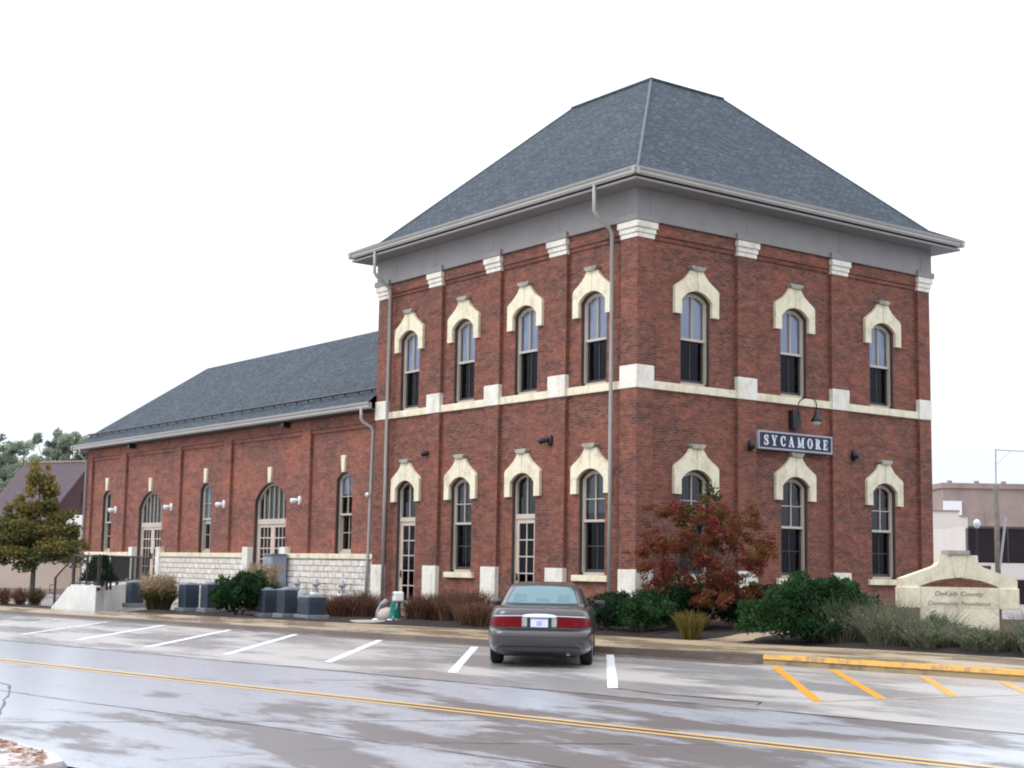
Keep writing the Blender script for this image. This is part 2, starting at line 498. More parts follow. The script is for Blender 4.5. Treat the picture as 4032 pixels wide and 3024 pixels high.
# ------------------------------------------------------------------ mesh helpers
class MB:
    """collects polygons and turns them into one mesh object"""

    def __init__(s):
        s.v, s.f = [], []

    def face(s, pts):
        n = len(s.v)
        s.v += [tuple(p) for p in pts]
        s.f.append(tuple(range(n, n + len(pts))))

    def box(s, x0, x1, y0, y1, z0, z1):
        n = len(s.v)
        s.v += [(x0, y0, z0), (x1, y0, z0), (x1, y1, z0), (x0, y1, z0), (x0, y0, z1), (x1, y0, z1), (x1, y1, z1), (x0, y1, z1)]
        s.f += [tuple(n + i for i in q) for q in ((0, 3, 2, 1), (4, 5, 6, 7), (0, 1, 5, 4), (1, 2, 6, 5), (2, 3, 7, 6), (3, 0, 4, 7))]

    def obox(s, c, ax, ay, az, hx, hy, hz):
        """oriented box, half sizes along three unit axes"""
        c, ax, ay, az = Vector(c), Vector(ax), Vector(ay), Vector(az)
        n = len(s.v)
        for k in (-1, 1):
            for (i, j) in ((-1, -1), (1, -1), (1, 1), (-1, 1)):
                s.v.append(tuple(c + ax * hx * i + ay * hy * j + az * hz * k))
        s.f += [tuple(n + i for i in q) for q in ((0, 3, 2, 1), (4, 5, 6, 7), (0, 1, 5, 4), (1, 2, 6, 5), (2, 3, 7, 6), (3, 0, 4, 7))]

    def prism(s, poly, fn, d0, d1):
        """poly: 2-D outline (counter-clockwise seen from outside), fn(a,b,depth) -> point; d1 is the outer face"""
        n = len(poly)
        s.face([fn(a, b, d1) for a, b in poly])
        s.face([fn(a, b, d0) for a, b in reversed(poly)])
        for i in range(n):
            (a, b), (c, d) = poly[i], poly[(i + 1) % n]
            s.face([fn(a, b, d0), fn(c, d, d0), fn(c, d, d1), fn(a, b, d1)])

    def tube(s, pts, r, n=8, cap=True):
        pts = [Vector(p) for p in pts]
        rs = r if isinstance(r, (list, tuple)) else [r] * len(pts)
        rings = []
        ref = Vector((0.31, 0.17, 0.93))
        for i, p in enumerate(pts):
            d = (pts[min(i + 1, len(pts) - 1)] - pts[max(i - 1, 0)]).normalized()
            a = d.cross(ref)
            if a.length < 0.1:
                a = d.cross(Vector((1, 0, 0)))
            a.normalize()
            b = d.cross(a)
            k = len(s.v)
            s.v += [tuple(p + rs[i] * (math.cos(2 * math.pi * j / n) * a + math.sin(2 * math.pi * j / n) * b)) for j in range(n)]
            rings.append(k)
        for k0, k1 in zip(rings, rings[1:]):
            for j in range(n):
                s.f.append((k0 + j, k0 + (j + 1) % n, k1 + (j + 1) % n, k1 + j))
        if cap:
            s.f.append(tuple(rings[0] + j for j in reversed(range(n))))
            s.f.append(tuple(rings[-1] + j for j in range(n)))

    def lathe(s, prof, c=(0, 0, 0), n=20, axis='Z'):
        c = Vector(c)
        rings = []
        for (r, h) in prof:
            k = len(s.v)
            for j in range(n):
                a = 2 * math.pi * j / n
                p = (r * math.cos(a), r * math.sin(a), h)
                if axis == 'Y':
                    p = (p[0], p[2], p[1])
                elif axis == 'X':
                    p = (p[2], p[0], p[1])
                s.v.append(tuple(c + Vector(p)))
            rings.append(k)
        for k0, k1 in zip(rings, rings[1:]):
            for j in range(n):
                s.f.append((k0 + j, k0 + (j + 1) % n, k1 + (j + 1) % n, k1 + j))
        s.f.append(tuple(rings[0] + j for j in reversed(range(n))))
        s.f.append(tuple(rings[-1] + j for j in range(n)))

    def grid(s, fn, nu, nv):
        k = len(s.v)
        for j in range(nv + 1):
            for i in range(nu + 1):
                s.v.append(tuple(fn(i / nu, j / nv)))
        for j in range(nv):
            for i in range(nu):
                a = k + j * (nu + 1) + i
                s.f.append((a, a + 1, a + nu + 2, a + nu + 1))

    def build(s, name, mat, parent=None, smooth=False, bevel=0, weld=False):
        me = bpy.data.meshes.new(name)
        me.from_pydata(s.v, [], s.f)
        if weld:
            bm = bmesh.new()
            bm.from_mesh(me)
            bmesh.ops.remove_doubles(bm, verts=bm.verts, dist=1e-4)
            bmesh.ops.recalc_face_normals(bm, faces=bm.faces)
            bm.to_mesh(me)
            bm.free()
        me.materials.append(M[mat] if isinstance(mat, str) else mat)
        uv_from_normals(me)
        if smooth:
            me.polygons.foreach_set('use_smooth', [True] * len(me.polygons))
        o = bpy.data.objects.new(name, me)
        COL.objects.link(o)
        if parent:
            o.parent = parent
        if bevel:
            b = o.modifiers.new('bevel', 'BEVEL')
            b.width = bevel
            b.segments = 2
            b.limit_method = 'ANGLE'
        return o


def uv_from_normals(me):
    """UVs in metres: u runs level along each face, v runs up it"""
    uvl = me.uv_layers.new(name='UVMap')
    co = [v.co for v in me.vertices]
    data = [0.0] * (2 * len(me.loops))
    Z = Vector((0, 0, 1))
    for p in me.polygons:
        n = p.normal
        t = Z.cross(n)
        if t.length < 0.05:
            t, b = Vector((1, 0, 0)), Vector((0, 1, 0))
        else:
            t.normalize()
            b = n.cross(t)
        for li in p.loop_indices:
            q = co[me.loops[li].vertex_index]
            data[2 * li] = q.dot(t)
            data[2 * li + 1] = q.dot(b)
    uvl.data.foreach_set('uv', data)


def tag(o, label=None, cat=None, group=None, kind=None):
    if label:
        o['label'] = label
    if cat:
        o['category'] = cat
    if group:
        o['group'] = group
    if kind:
        o['kind'] = kind
    return o


def empty(name, loc=(0, 0, 0), rz=0, label=None, cat=None, group=None):
    o = bpy.data.objects.new(name, None)
    o.empty_display_size = 0.3
    COL.objects.link(o)
    o.location = loc
    o.rotation_euler = (0, 0, rz)
    return tag(o, label, cat, group)


def copy_tree(o, parent=None):
    c = o.copy()
    COL.objects.link(c)
    c.parent = parent
    for ch in [q for q in o.children]:
        copy_tree(ch, c)
    return c


# road frame: u along the street, v across it towards the depot
UD = Vector((0.98208442, 0.18844147, 0))
VD = Vector((-0.18844147, 0.98208442, 0))
ROADA = math.atan2(UD.y, UD.x)


def W(u, v, z=0.0):
    p = UD * u + VD * v
    return Vector((p.x, p.y, z))


# ================================================================== SETTING
def sheet(name, poly, mat, z):
    b = MB()
    b.face([W(u, v, z) for u, v in poly])
    o = b.build(name, mat)
    return tag(o, kind='structure')


# one ground sheet out to the horizon
g = MB()
g.face([(-900, -900, -0.06), (900, -900, -0.06), (900, 900, -0.06), (-900, 900, -0.06)])
tag(g.build('ground', 'lot'), kind='structure')
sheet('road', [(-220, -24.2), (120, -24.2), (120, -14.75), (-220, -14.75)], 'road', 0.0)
sheet('parking_lane', [(-220, -14.75), (120, -14.75), (120, -6.75), (-220, -6.75)], 'lane', 0.0)


def kerb_h(u):
    pts = [(-300, 0.05), (-24, 0.06), (-8, 0.10), (4, 0.14), (9, 0.19), (200, 0.19)]
    for (a, ha), (b, hb) in zip(pts, pts[1:]):
        if a <= u <= b:
            return ha + (hb - ha) * (u - a) / (b - a)


KV = -6.72                                  # face of the kerb
us = [-220, -60, -40, -30, -24, -20, -16, -12, -8, -4, 0, 2, 4, 6, 7.6, 8.3]
us2 = [8.3, 8.7, 9, 10, 11, 12, 14, 17, 25, 60, 120]


def kerb_strip(name, us, mat, lo, hi, dv=0.0):
    b = MB()
    for a, c in zip(us, us[1:]):
        ha, hc = kerb_h(a), kerb_h(c)
        b.face([W(a, KV - 0.03 + dv, ha * lo), W(c, KV - 0.03 + dv, hc * lo), W(c, KV + dv, hc * hi), W(a, KV + dv, ha * hi)])
        if hi == 1.0:
            b.face([W(a, KV + dv, ha), W(c, KV + dv, hc), W(c, KV + 0.07, hc + 0.006), W(a, KV + 0.07, ha + 0.006)])
    return tag(b.build(name, mat), kind='structure')


kerb_strip('kerb', us, 'kerb', -0.2, 1.0)
kerb_strip('yellow_kerb', us2, 'kerb_yellow_dirty', -0.2, 0.56, -0.004)
kerb_strip('yellow_kerb_paint', us2, 'kerb_yellow', 0.56, 1.0)
# gutter pan: a darker damp strip along the kerb foot
sheet('gutter_pan', [(-220, KV - 0.55), (8.3, KV - 0.55), (8.3, KV - 0.01), (-220, KV - 0.01)], 'kerb', 0.004)

SWB = [(-220, -4.8), (-40, -4.8), (-20.8, -4.75), (-18.2, -4.4), (-14, -4.0), (-7, -3.45), (0, -3.2), (3.4, -3.0), (4.6, -3.1), (5.4, -3.25), (8, -3.55), (12, -3.65), (30, -3.8), (120, -3.8)]


def swb(u):
    for (a, ha), (b, hb) in zip(SWB, SWB[1:]):
        if a <= u <= b:
            return ha + (hb - ha) * (u - a) / (b - a)


b = MB()
allu = sorted(set(us + us2 + [q[0] for q in SWB]))
for a, c in zip(allu, allu[1:]):
    b.face([W(a, KV + 0.06, kerb_h(a) + 0.003), W(c, KV + 0.06, kerb_h(c) + 0.003), W(c, swb(c), kerb_h(c) + 0.03), W(a, swb(a), kerb_h(a) + 0.03)])
tag(b.build('pavement', 'walk'), kind='structure')


# planting beds: low mounds of mulch behind the pavement
def gz(x, y):
    """height of the bed surface"""
    u = UD.x * x + UD.y * y
    v = VD.x * x + VD.y * y
    k = kerb_h(max(-219, min(119, u))) + 0.03
    t = max(0.0, min(1.0, (v - swb(max(-219, min(119, u)))) / 3.2))
    far = 0.10 if u < -9 else (0.34 if u > -4 else 0.10 + 0.24 * (u + 9) / 5)
    return k + (far + 0.0 - k) * t + (0.04 * math.sin(u * 1.7) * math.sin(v * 2.1 + u) if 0 < t < 1 else 0)


def bed(name, u0, u1, vfun0, vfun1, nu, nv, mat='mulch', dz=0.0, left=None):
    b = MB()

    def fn(a, t):
        u = u0 + (u1 - u0) * a
        v = vfun0(u) + (vfun1(u) - vfun0(u)) * t
        p = W(u, v)
        edge = -0.05 if (t == 0 or t == 1 or a == 0 or a == 1) else 0.03
        return (p.x, p.y, gz(p.x, p.y) + edge + dz + 0.015 * math.sin(37 * u) * math.sin(29 * v))
    b.grid(fn, nu, nv)
    o = b.build(name, mat, smooth=True)
    return tag(o, kind='structure')


def wall_v(u):
    # v of the depot's street wall (y = 0.3) at this u
    # y = UD.y*u + VD.y*v
    return (0.35 - UD.y * u) / VD.y


bed('mulch_bed', -18.1, 2.6, lambda u: swb(u) + 0.0, lambda u: wall_v(u) if u < 0.2 else 7.0, 80, 24)
bed('mulch_bed', 2.6, 4.3, lambda u: swb(u) + 0.25 * (u - 2.6) ** 2, lambda u: 3.0 + (4.3 - u) * 2, 12, 16)
bed('mulch_bed', 5.0, 30.0, lambda u: swb(u) + max(0, 0.9 * (5.8 - u)), lambda u: 12.0, 90, 26)
b = MB()
b.grid(lambda a, t: (lambda u, v: (W(u, v).x, W(u, v).y, gz(W(u, v).x, W(u, v).y) + 0.0))(4.0 + 1.3 * a + 0.35 * t, -3.2 + 9 * t), 6, 20)
tag(b.build('path', 'walk', smooth=True), kind='structure')
b = MB()
b.grid(lambda a, t: (W(-60 + 39 * a, -4.82 + 6 * t * (0.25 + 0.75 * a) * 0.0 + 1.8 * t)[0], W(-60 + 39 * a, -4.82 + 1.8 * t)[1], 0.085 + (0.02 if 0 < t < 1 else -0.05)), 40, 6)
tag(b.build('mulch_strip', 'mulch', smooth=True), kind='structure')

# near-side kerb corner with its fallen leaves
b = MB()
edge = [(-60, -23.1), (4, -23.48), (10.15, -23.8), (11.0, -23.9), (12.0, -24.08), (12.5, -24.3), (12.7, -24.7), (12.75, -30)]
b.face([W(u, v, 0.06) for u, v in edge] + [W(-60, -30, 0.06)])
for (a, c), (d, e) in zip(edge, edge[1:]):
    b.face([W(a, c, -0.05), W(a, c, 0.06), W(d, e, 0.06), W(d, e, -0.05)])
M['near_walk'] = plain('pale_concrete', (0.50, 0.46, 0.44), 0.35, 0.1, 1.2)
tag(b.build('near_pavement', 'near_walk'), kind='structure')
b = MB()
for (a, c), (d, e) in zip(edge[:-1], edge[1:-1]):
    b.face([W(a, c + 0.06, 0.004), W(a, c, 0.006), W(d, e, 0.006), W(d, e + 0.06, 0.004)])
tag(b.build('near_gutter_joint', 'tar'), kind='structure')


# painted markings
def stripe(name, p, q, wd, mat, z=0.005):
    P, Q = W(*p), W(*q)
    d = (Q - P).normalized()
    n = Vector((-d.y, d.x, 0)) * wd / 2
    b = MB()
    k = max(2, int((Q - P).length / 0.5))
    jl = [random.uniform(-0.012, 0.012) for _ in range(k + 1)]
    for i in range(k):
        A, B = P.lerp(Q, i / k), P.lerp(Q, (i + 1) / k)
        b.face([tuple((A - n * (1 + jl[i] / wd)).to_tuple()[:2]) + (z,), tuple((B - n * (1 + jl[i + 1] / wd)).to_tuple()[:2]) + (z,),
                tuple((B + n).to_tuple()[:2]) + (z,), tuple((A + n).to_tuple()[:2]) + (z,)])
    return tag(b.build(name, mat), kind='structure')


LW = 0.16
WL = [((-11.4, -12.9), (-14.9, -8.1), 'line_white_faint'), ((-7.8, -13.3), (-13.4, -7.35), 'line_white_faint'), ((-5.3, -13.3), (-10.75, -7.3), 'line_white'),
      ((-2.2, -13.6), (-7.75, -7.3), 'line_white'), ((0.56, -13.65), (-5.05, -7.3), 'line_white'), ((3.34, -13.45), (-1.95, -7.3), 'line_white'),
      ((6.46, -13.4), (1.2, -7.35), 'line_white'), ((10.06, -13.6), (4.75, -7.0), 'line_white')]
for p, q, mt in WL:
    stripe('parking_line', p, q, LW, mt)
for p, q, mt in [((8.72, -7.0), (13.22, -13.0), 'line_yellow'), ((9.94, -6.95), (13.58, -11.85), 'line_yellow'), ((11.82, -7.1), (14.03, -10.5), 'line_yellow'), ((13.27, -7.1), (15.3, -10.2), 'line_yellow')]:
    stripe('hatch_line', p, q, 0.15, mt)
stripe('bay_edge_line', (13.25, -12.95), (14.6, -9.2), 0.12, 'line_yellow_faint', 0.004)
for dv in (0.13, -0.13):
    stripe('centre_line', (-220, -17.92 + dv), (120, -17.92 + dv), 0.12, 'line_double', 0.004)
stripe('centre_line_joint', (-40, -17.92), (60, -17.92), 0.05, 'tar', 0.003)


def crack(name, pts, wd, seed):
    rr = random.Random(seed)
    b = MB()
    P = []
    for (a, c), (d, e) in zip(pts, pts[1:]):
        n = max(2, int(math.hypot(d - a, e - c) / 0.35))
        P += [(a + (d - a) * i / n, c + (e - c) * i / n + rr.uniform(-0.03, 0.03)) for i in range(n)]
    P.append(pts[-1])
    ws = [wd * rr.uniform(0.25, 1.2) for _ in P]
    for i in range(len(P) - 1):
        (a, c), (d, e) = P[i], P[i + 1]
        b.face([W(a, c - ws[i], 0.003), W(d, e - ws[i + 1], 0.003), W(d, e + ws[i + 1], 0.003), W(a, c + ws[i], 0.003)])
    return tag(b.build(name, 'tar'), kind='structure')


crack('road_seam', [(-60, -14.76), (9, -14.74), (30, -14.7)], 0.055, 1)
crack('road_crack', [(10.1, -13.62), (11.2, -13.86), (12.4, -13.8), (12.8, -13.78), (13.0, -14.2)], 0.06, 2)
crack('road_crack', [(12.2, -18.4), (8.9, -22.9)], 0.025, 3)
crack('road_crack', [(15.3, -18.3), (13.2, -20.6), (12.6, -23.4)], 0.022, 5)
crack('road_crack', [(7.4, -15.0), (6.2, -16.4), (5.9, -17.6)], 0.03, 6)
crack('road_seam', [(-60, -21.0), (8, -20.95), (30, -20.9)], 0.02, 7)
crack('road_crack', [(-2, -19.5), (4.6, -20.4), (9.3, -23.2)], 0.025, 4)

# ================================================================== DEPOT
depot = empty('depot_building', (0, 0, 0), 0, 'two storey red brick depot with hipped grey roof and long low wing', 'building')


def FL(y0):
    """street face: s = x, n outwards = -y"""
    return lambda s, z, n: (s, y0 - n, z)


def FR(x0):
    """end face: s = y, n outwards = +x"""
    return lambda s, z, n: (x0 + n, s, z)


def arch_pts(hw, spring, apex, n=10):
    """segmental arch from +hw to -hw"""
    h = apex - spring
    r = (hw * hw + h * h) / (2 * h)
    cz = apex - r
    a0 = math.asin(min(1, hw / r))
    return [(r * math.sin(a0 - 2 * a0 * i / n), cz + r * math.cos(a0 - 2 * a0 * i / n)) for i in range(n + 1)]


def bay(mb, F, s0, s1, z0, z1, ops, depth=0.26, rev=None):
    """wall panel with stacked arched openings; ops = [(centre, half width, bottom, spring, apex)]"""
    if not ops:
        mb.face([F(s0, z0, 0), F(s1, z0, 0), F(s1, z1, 0), F(s0, z1, 0)])
        return
    c, hw = ops[0][0], max(o[1] for o in ops)
    mb.face([F(s0, z0, 0), F(c - hw, z0, 0), F(c - hw, z1, 0), F(s0, z1, 0)])
    mb.face([F(c + hw, z0, 0), F(s1, z0, 0), F(s1, z1, 0), F(c + hw, z1, 0)])
    zc = z0
    for (cc, h, zb, sp, ap) in ops:
        if zb > zc + 1e-6:
            mb.face([F(c - hw, zc, 0), F(c + hw, zc, 0), F(c + hw, zb, 0), F(c - hw, zb, 0)])
        A = arch_pts(h, sp, ap)
        if hw - h > 1e-6:
            mb.face([F(c - hw, zb, 0), F(cc - h, zb, 0), F(cc - h, sp, 0), F(c - hw, sp, 0)])
            mb.face([F(cc + h, zb, 0), F(c + hw, zb, 0), F(c + hw, sp, 0), F(cc + h, sp, 0)])
        zt = ap + 0.05
        pts = [(c + a, z) for a, z in A]
        for (a1, b1), (a2, b2) in zip(pts, pts[1:]):
            mb.face([F(a2, b2, 0), F(a1, b1, 0), F(a1, zt, 0), F(a2, zt, 0)])
        if hw - h > 1e-6:
            mb.face([F(cc + h, sp, 0), F(c + hw, sp, 0), F(c + hw, zt, 0), F(cc + h, zt, 0)])
            mb.face([F(c - hw, sp, 0), F(cc - h, sp, 0), F(cc - h, zt, 0), F(c - hw, zt, 0)])
        ring = [(c - h, zb), (c + h, zb)] + pts
        for i in range(len(ring)):
            (a1, b1), (a2, b2) = ring[i], ring[(i + 1) % len(ring)]
            if abs(a1 - a2) + abs(b1 - b2) < 1e-6:
                continue
            mb.face([F(a2, b2, 0), F(a1, b1, 0), F(a1, b1, -depth), F(a2, b2, -depth)])
        zc = zt
    mb.face([F(c - hw, zc, 0), F(c + hw, zc, 0), F(c + hw, z1, 0), F(c - hw, z1, 0)])


def rect(mb, F, s0, s1, z0, z1, n0, n1):
    p = [F(s, z, n) for n in (n0, n1) for s, z in ((s0, z0), (s1, z0), (s1, z1), (s0, z1))]
    k = len(mb.v)
    mb.v += p
    mb.f += [tuple(k + i for i in q) for q in ((3, 2, 1, 0), (4, 5, 6, 7), (0, 1, 5, 4), (1, 2, 6, 5), (2, 3, 7, 6), (3, 0, 4, 7))]


# ---- tower
TX0, TY1 = -13.36, 12.54
ZG = 0.05
PIL_L = [(-10.21, -9.48), (-7.015, -6.287), (-3.853, -3.069)]
PIL_R = [(3.843, 4.593), (7.851, 8.583)]
WIN_L = [-11.47, -8.31, -5.10, -1.96]
WIN_R = [2.27, 6.28, 10.28]
HW = 0.56
ztop = 11.25
PN = -0.12                                   # panels sit this far behind the pilaster faces
tw = MB()
FLt, FRt = FL(0.0), FR(0.0)


def FLp(s, z, n):
    return FLt(s, z, n + PN)


def FRp(s, z, n):
    return FRt(s, z, n + PN)


LOW = {-11.47: 0.36, -8.31: 1.58, -5.10: 0.36, -1.96: 1.58}
edges_L = [TX0 + 0.66] + [q for p in PIL_L for q in p] + [-0.67]
for i, c in enumerate(WIN_L):
    bay(tw, FLp, edges_L[2 * i], edges_L[2 * i + 1], ZG, ztop, [(c, HW, LOW[c], 4.24, 4.50), (c, HW, 6.88, 9.25, 9.51)])
edges_R = [0.60] + [q for p in PIL_R for q in p] + [11.962]
for i, c in enumerate(WIN_R):
    bay(tw, FRp, edges_R[2 * i], edges_R[2 * i + 1], ZG, ztop, [(c, HW, 1.58, 4.24, 4.50), (c, HW, 6.88, 9.25, 9.51)])
for s0, s1 in PIL_L + [(TX0, TX0 + 0.66)]:
    rect(tw, FLt, s0, s1, ZG, ztop, PN - 0.1, 0)
for s0, s1 in PIL_R + [(11.962, TY1)]:
    rect(tw, FRt, s0, s1, ZG, ztop, PN - 0.1, 0)
# corner pier, and the closed far sides
tw.box(-0.67, 0.0, 0.0, 0.60, ZG, ztop)
tw.face([(TX0, TY1, ZG), (TX0, 0.01, ZG), (TX0, 0.01, ztop), (TX0, TY1, ztop)])
tw.face([(0, TY1, ZG), (TX0, TY1, ZG), (TX0, TY1, ztop), (0, TY1, ztop)])
# stepped brick courses under the frieze
for i in range(4):
    a, c = edges_L[2 * i], edges_L[2 * i + 1]
    rect(tw, FLt, a, c, 10.80, 10.92, PN - 0.02, PN + 0.045)
    rect(tw, FLt, a, c, 10.92, ztop, PN - 0.02, PN + 0.095)
for i in range(3):
    a, c = edges_R[2 * i], edges_R[2 * i + 1]
    rect(tw, FRt, a, c, 10.80, 10.92, PN - 0.02, PN + 0.045)
    rect(tw, FRt, a, c, 10.92, ztop, PN - 0.02, PN + 0.095)
tw.build('tower_wall', 'brick', depot)
# dark floors inside so that the rooms read as rooms
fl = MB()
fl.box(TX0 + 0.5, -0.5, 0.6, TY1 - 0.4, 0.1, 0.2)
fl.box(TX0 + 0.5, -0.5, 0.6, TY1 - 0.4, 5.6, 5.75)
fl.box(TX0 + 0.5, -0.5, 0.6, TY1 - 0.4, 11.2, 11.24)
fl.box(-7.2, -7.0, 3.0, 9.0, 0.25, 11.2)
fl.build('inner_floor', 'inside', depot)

# belt course: a band in each bay with a taller block on each pilaster
for i in range(4):
    b = MB()
    rect(b, FLt, edges_L[2 * i], edges_L[2 * i + 1], 6.64, 6.865, PN - 0.05, -0.04)
    b.build('belt_course', 'lime', depot, bevel=0.012)
for i in range(3):
    b = MB()
    rect(b, FRt, edges_R[2 * i], edges_R[2 * i + 1], 6.64, 6.865, PN - 0.05, -0.04)
    b.build('belt_course', 'lime', depot, bevel=0.012)


def blocks(z0, z1, name, mat, n=0.03, grow=0.012):
    for s0, s1 in PIL_L + [(TX0, TX0 + 0.66)]:
        b = MB()
        rect(b, FLt, s0 - grow, s1 + grow, z0, z1, PN - 0.05, n)
        b.build(name, mat, depot, bevel=0.012)
    for s0, s1 in PIL_R + [(11.962, TY1)]:
        b = MB()
        rect(b, FRt, s0 - grow, s1 + grow, z0, z1, PN - 0.05, n)
        b.build(name, mat, depot, bevel=0.012)
    b = MB()
    b.box(-0.67 - grow, n, -n, 0.60 + grow, z0, z1)
    b.build(name, mat, depot, bevel=0.012)


blocks(6.63, 7.26, 'belt_block', 'lime_white')
blocks(0.04, 1.755, 'base_block', 'lime_white', 0.035)


# stepped stone capitals
def capital(fn):
    b = MB()
    fn(b, 10.77, 10.90, 0.03, 0.015)
    fn(b, 10.90, 11.04, 0.065, 0.035)
    fn(b, 11.04, 11.22, 0.11, 0.07)
    b.build('capital', 'lime_white', depot, bevel=0.015)


for s0, s1 in PIL_L + [(TX0, TX0 + 0.66)]:
    capital(lambda b, z0, z1, n, gw: rect(b, FLt, s0 - gw, s1 + gw, z0, z1, PN, n))
for s0, s1 in PIL_R + [(11.962, TY1)]:
    capital(lambda b, z0, z1, n, gw: rect(b, FRt, s0 - gw, s1 + gw, z0, z1, PN, n))
capital(lambda b, z0, z1, n, gw: b.box(-0.67 - gw, n, -n, 0.60 + gw, z0, z1))

# frieze with shallow joints, soffit and box gutter
OV = 0.83
fz = MB()
fz.box(TX0 - 0.06, 0.06, -0.06, TY1 + 0.06, 11.26, 12.13)
for s in list(PIL_L) + [(TX0, TX0 + 0.66), (-0.67, 0.0)]:
    rect(fz, FLt, s[0] - 0.12, s[1] + 0.12, 11.225, 11.40, 0.0, 0.13)
for s in list(PIL_R) + [(0.0, 0.60), (11.962, TY1)]:
    rect(fz, FRt, s[0] - 0.12, s[1] + 0.12, 11.225, 11.40, 0.0, 0.13)
for q in (-12.2, -9.85, -6.65, -3.4, -0.5):
    rect(fz, FLt, q - 0.05, q + 0.05, 11.43, 12.1, 0.0, 0.067)
for q in (0.45, 4.2, 8.2, 12.1):
    rect(fz, FRt, q - 0.05, q + 0.05, 11.43, 12.1, 0.0, 0.067)
fz.build('frieze', 'trim', depot)
sf = MB()
sf.box(TX0 - OV + 0.12, OV - 0.12, -OV + 0.12, TY1 + OV - 0.12, 12.135, 12.20)
sf.build('soffit', 'trim', depot)


def gutter_run(name, P, Q, outn, zb=12.25, zt=12.46, dep=0.17):
    """ogee gutter between two points (its outer lip line), outn = outward unit normal"""
    prof = [(-dep, zb + 0.01), (-0.07, zb), (-0.035, zb + 0.06), (-0.05, zb + 0.11), (-0.012, zb + 0.16), (0.0, zt), (-0.02, zt), (-dep, zt - 0.03)]
    P, Q, o = Vector(P), Vector(Q), Vector(outn)
    d = (Q - P).normalized()
    b = MB()
    # mitred ends
    A = [P + o * n + d * (-n * -1 if False else 0) + Vector((0, 0, z)) for n, z in prof]
    B = [Q + o * n + Vector((0, 0, z)) for n, z in prof]
    n = len(prof)
    for i in range(n):
        j = (i + 1) % n
        b.face([A[i], B[i], B[j], A[j]])
    b.face(A[::-1])
    b.face(B)
    return b.build(name, 'gutter', depot)


x0, x1, y0, y1 = TX0 - OV, OV, -OV, TY1 + OV
gutter_run('gutter', (x0, y0, 0), (x1, y0, 0), (0, -1, 0))
gutter_run('gutter', (x1, y0, 0), (x1, y1, 0), (1, 0, 0))
gutter_run('gutter', (x1, y1, 0), (x0, y1, 0), (0, 1, 0))
gutter_run('gutter', (x0, y1, 0), (x0, y0, 0), (-1, 0, 0))

# hipped roof with a small flared foot and a flat deck
rings = []
T = 4.70
for (d, z) in [(0.05, 12.36), (0.05, 12.44), (0.42, 12.56), (0.82, 12.80), (T + OV, 17.44)]:
    rings.append([(x0 + d, y0 + d, z), (x1 - d, y0 + d, z), (x1 - d, y1 - d, z), (x0 + d, y1 - d, z)])
rf = MB()
for A, B in zip(rings, rings[1:]):
    for i in range(4):
        j = (i + 1) % 4
        rf.face([A[i], A[j], B[j], B[i]])
rf.face(rings[-1])
rf.face(rings[0][::-1])
roof = rf.build('tower_roof', 'roof', depot)
dk = MB()
A = rings[-1]
dk.box(A[0][0] - 0.07, A[1][0] + 0.07, A[0][1] - 0.07, A[2][1] + 0.07, 17.39, 17.475)
dk.build('roof_deck', 'roof', depot)
M['hip'] = plain('hip_shingles', (0.072, 0.087, 0.10), 0.5, 0.15, 5)
for i in range(4):
    b = MB()
    p, q = Vector(rings[3][i]), Vector(rings[4][i])
    pm = Vector(rings[1][i])
    b.tube([pm + Vector((0, 0, 0.0)), p + Vector((0, 0, 0.0)), q], 0.04, 6)
    b.build('hip_cap', 'hip', depot)


# ---- windows, doors, hoods
def bar(mb, F, s0, s1, z0, z1, n0, n1):
    rect(mb, F, s0, s1, z0, z1, n0, n1)


def arch_ring(mb, F, c, hw, zb, sp, ap, t, n0, n1, bottom=True):
    """frame that follows an arched opening, t = face width"""
    o = [(c + a, z) for a, z in arch_pts(hw, sp, ap)]
    i_ = [(c + a, z) for a, z in arch_pts(hw - t, sp - 0.01, ap - t)]
    o = [(c + hw, zb)] + o + [(c - hw, zb)]
    i_ = [(c + hw - t, zb)] + i_ + [(c - hw + t, zb)]
    for k in range(len(o) - 1):
        a, b_, e, d = o[k], o[k + 1], i_[k + 1], i_[k]
        mb.face([F(*a, n1), F(*b_, n1), F(*e, n1), F(*d, n1)][::-1] if False else [F(*d, n1), F(*a, n1), F(*b_, n1), F(*e, n1)])
        mb.face([F(*d, n0), F(*d, n1), F(*e, n1), F(*e, n0)])
        mb.face([F(*a, n1), F(*a, n0), F(*b_, n0), F(*b_, n1)])
    if bottom:
        rect(mb, F, c - hw, c + hw, zb, zb + t, n0, n1)


def pane(F, c, hw, z0, sp, ap, n, parent, name='window_pane', mat='glass'):
    b = MB()
    b.face([F(c - hw, z0, n), F(c + hw, z0, n)] + [F(c + a, z, n) for a, z in arch_pts(hw, sp, ap)])
    return b.build(name, mat, parent)


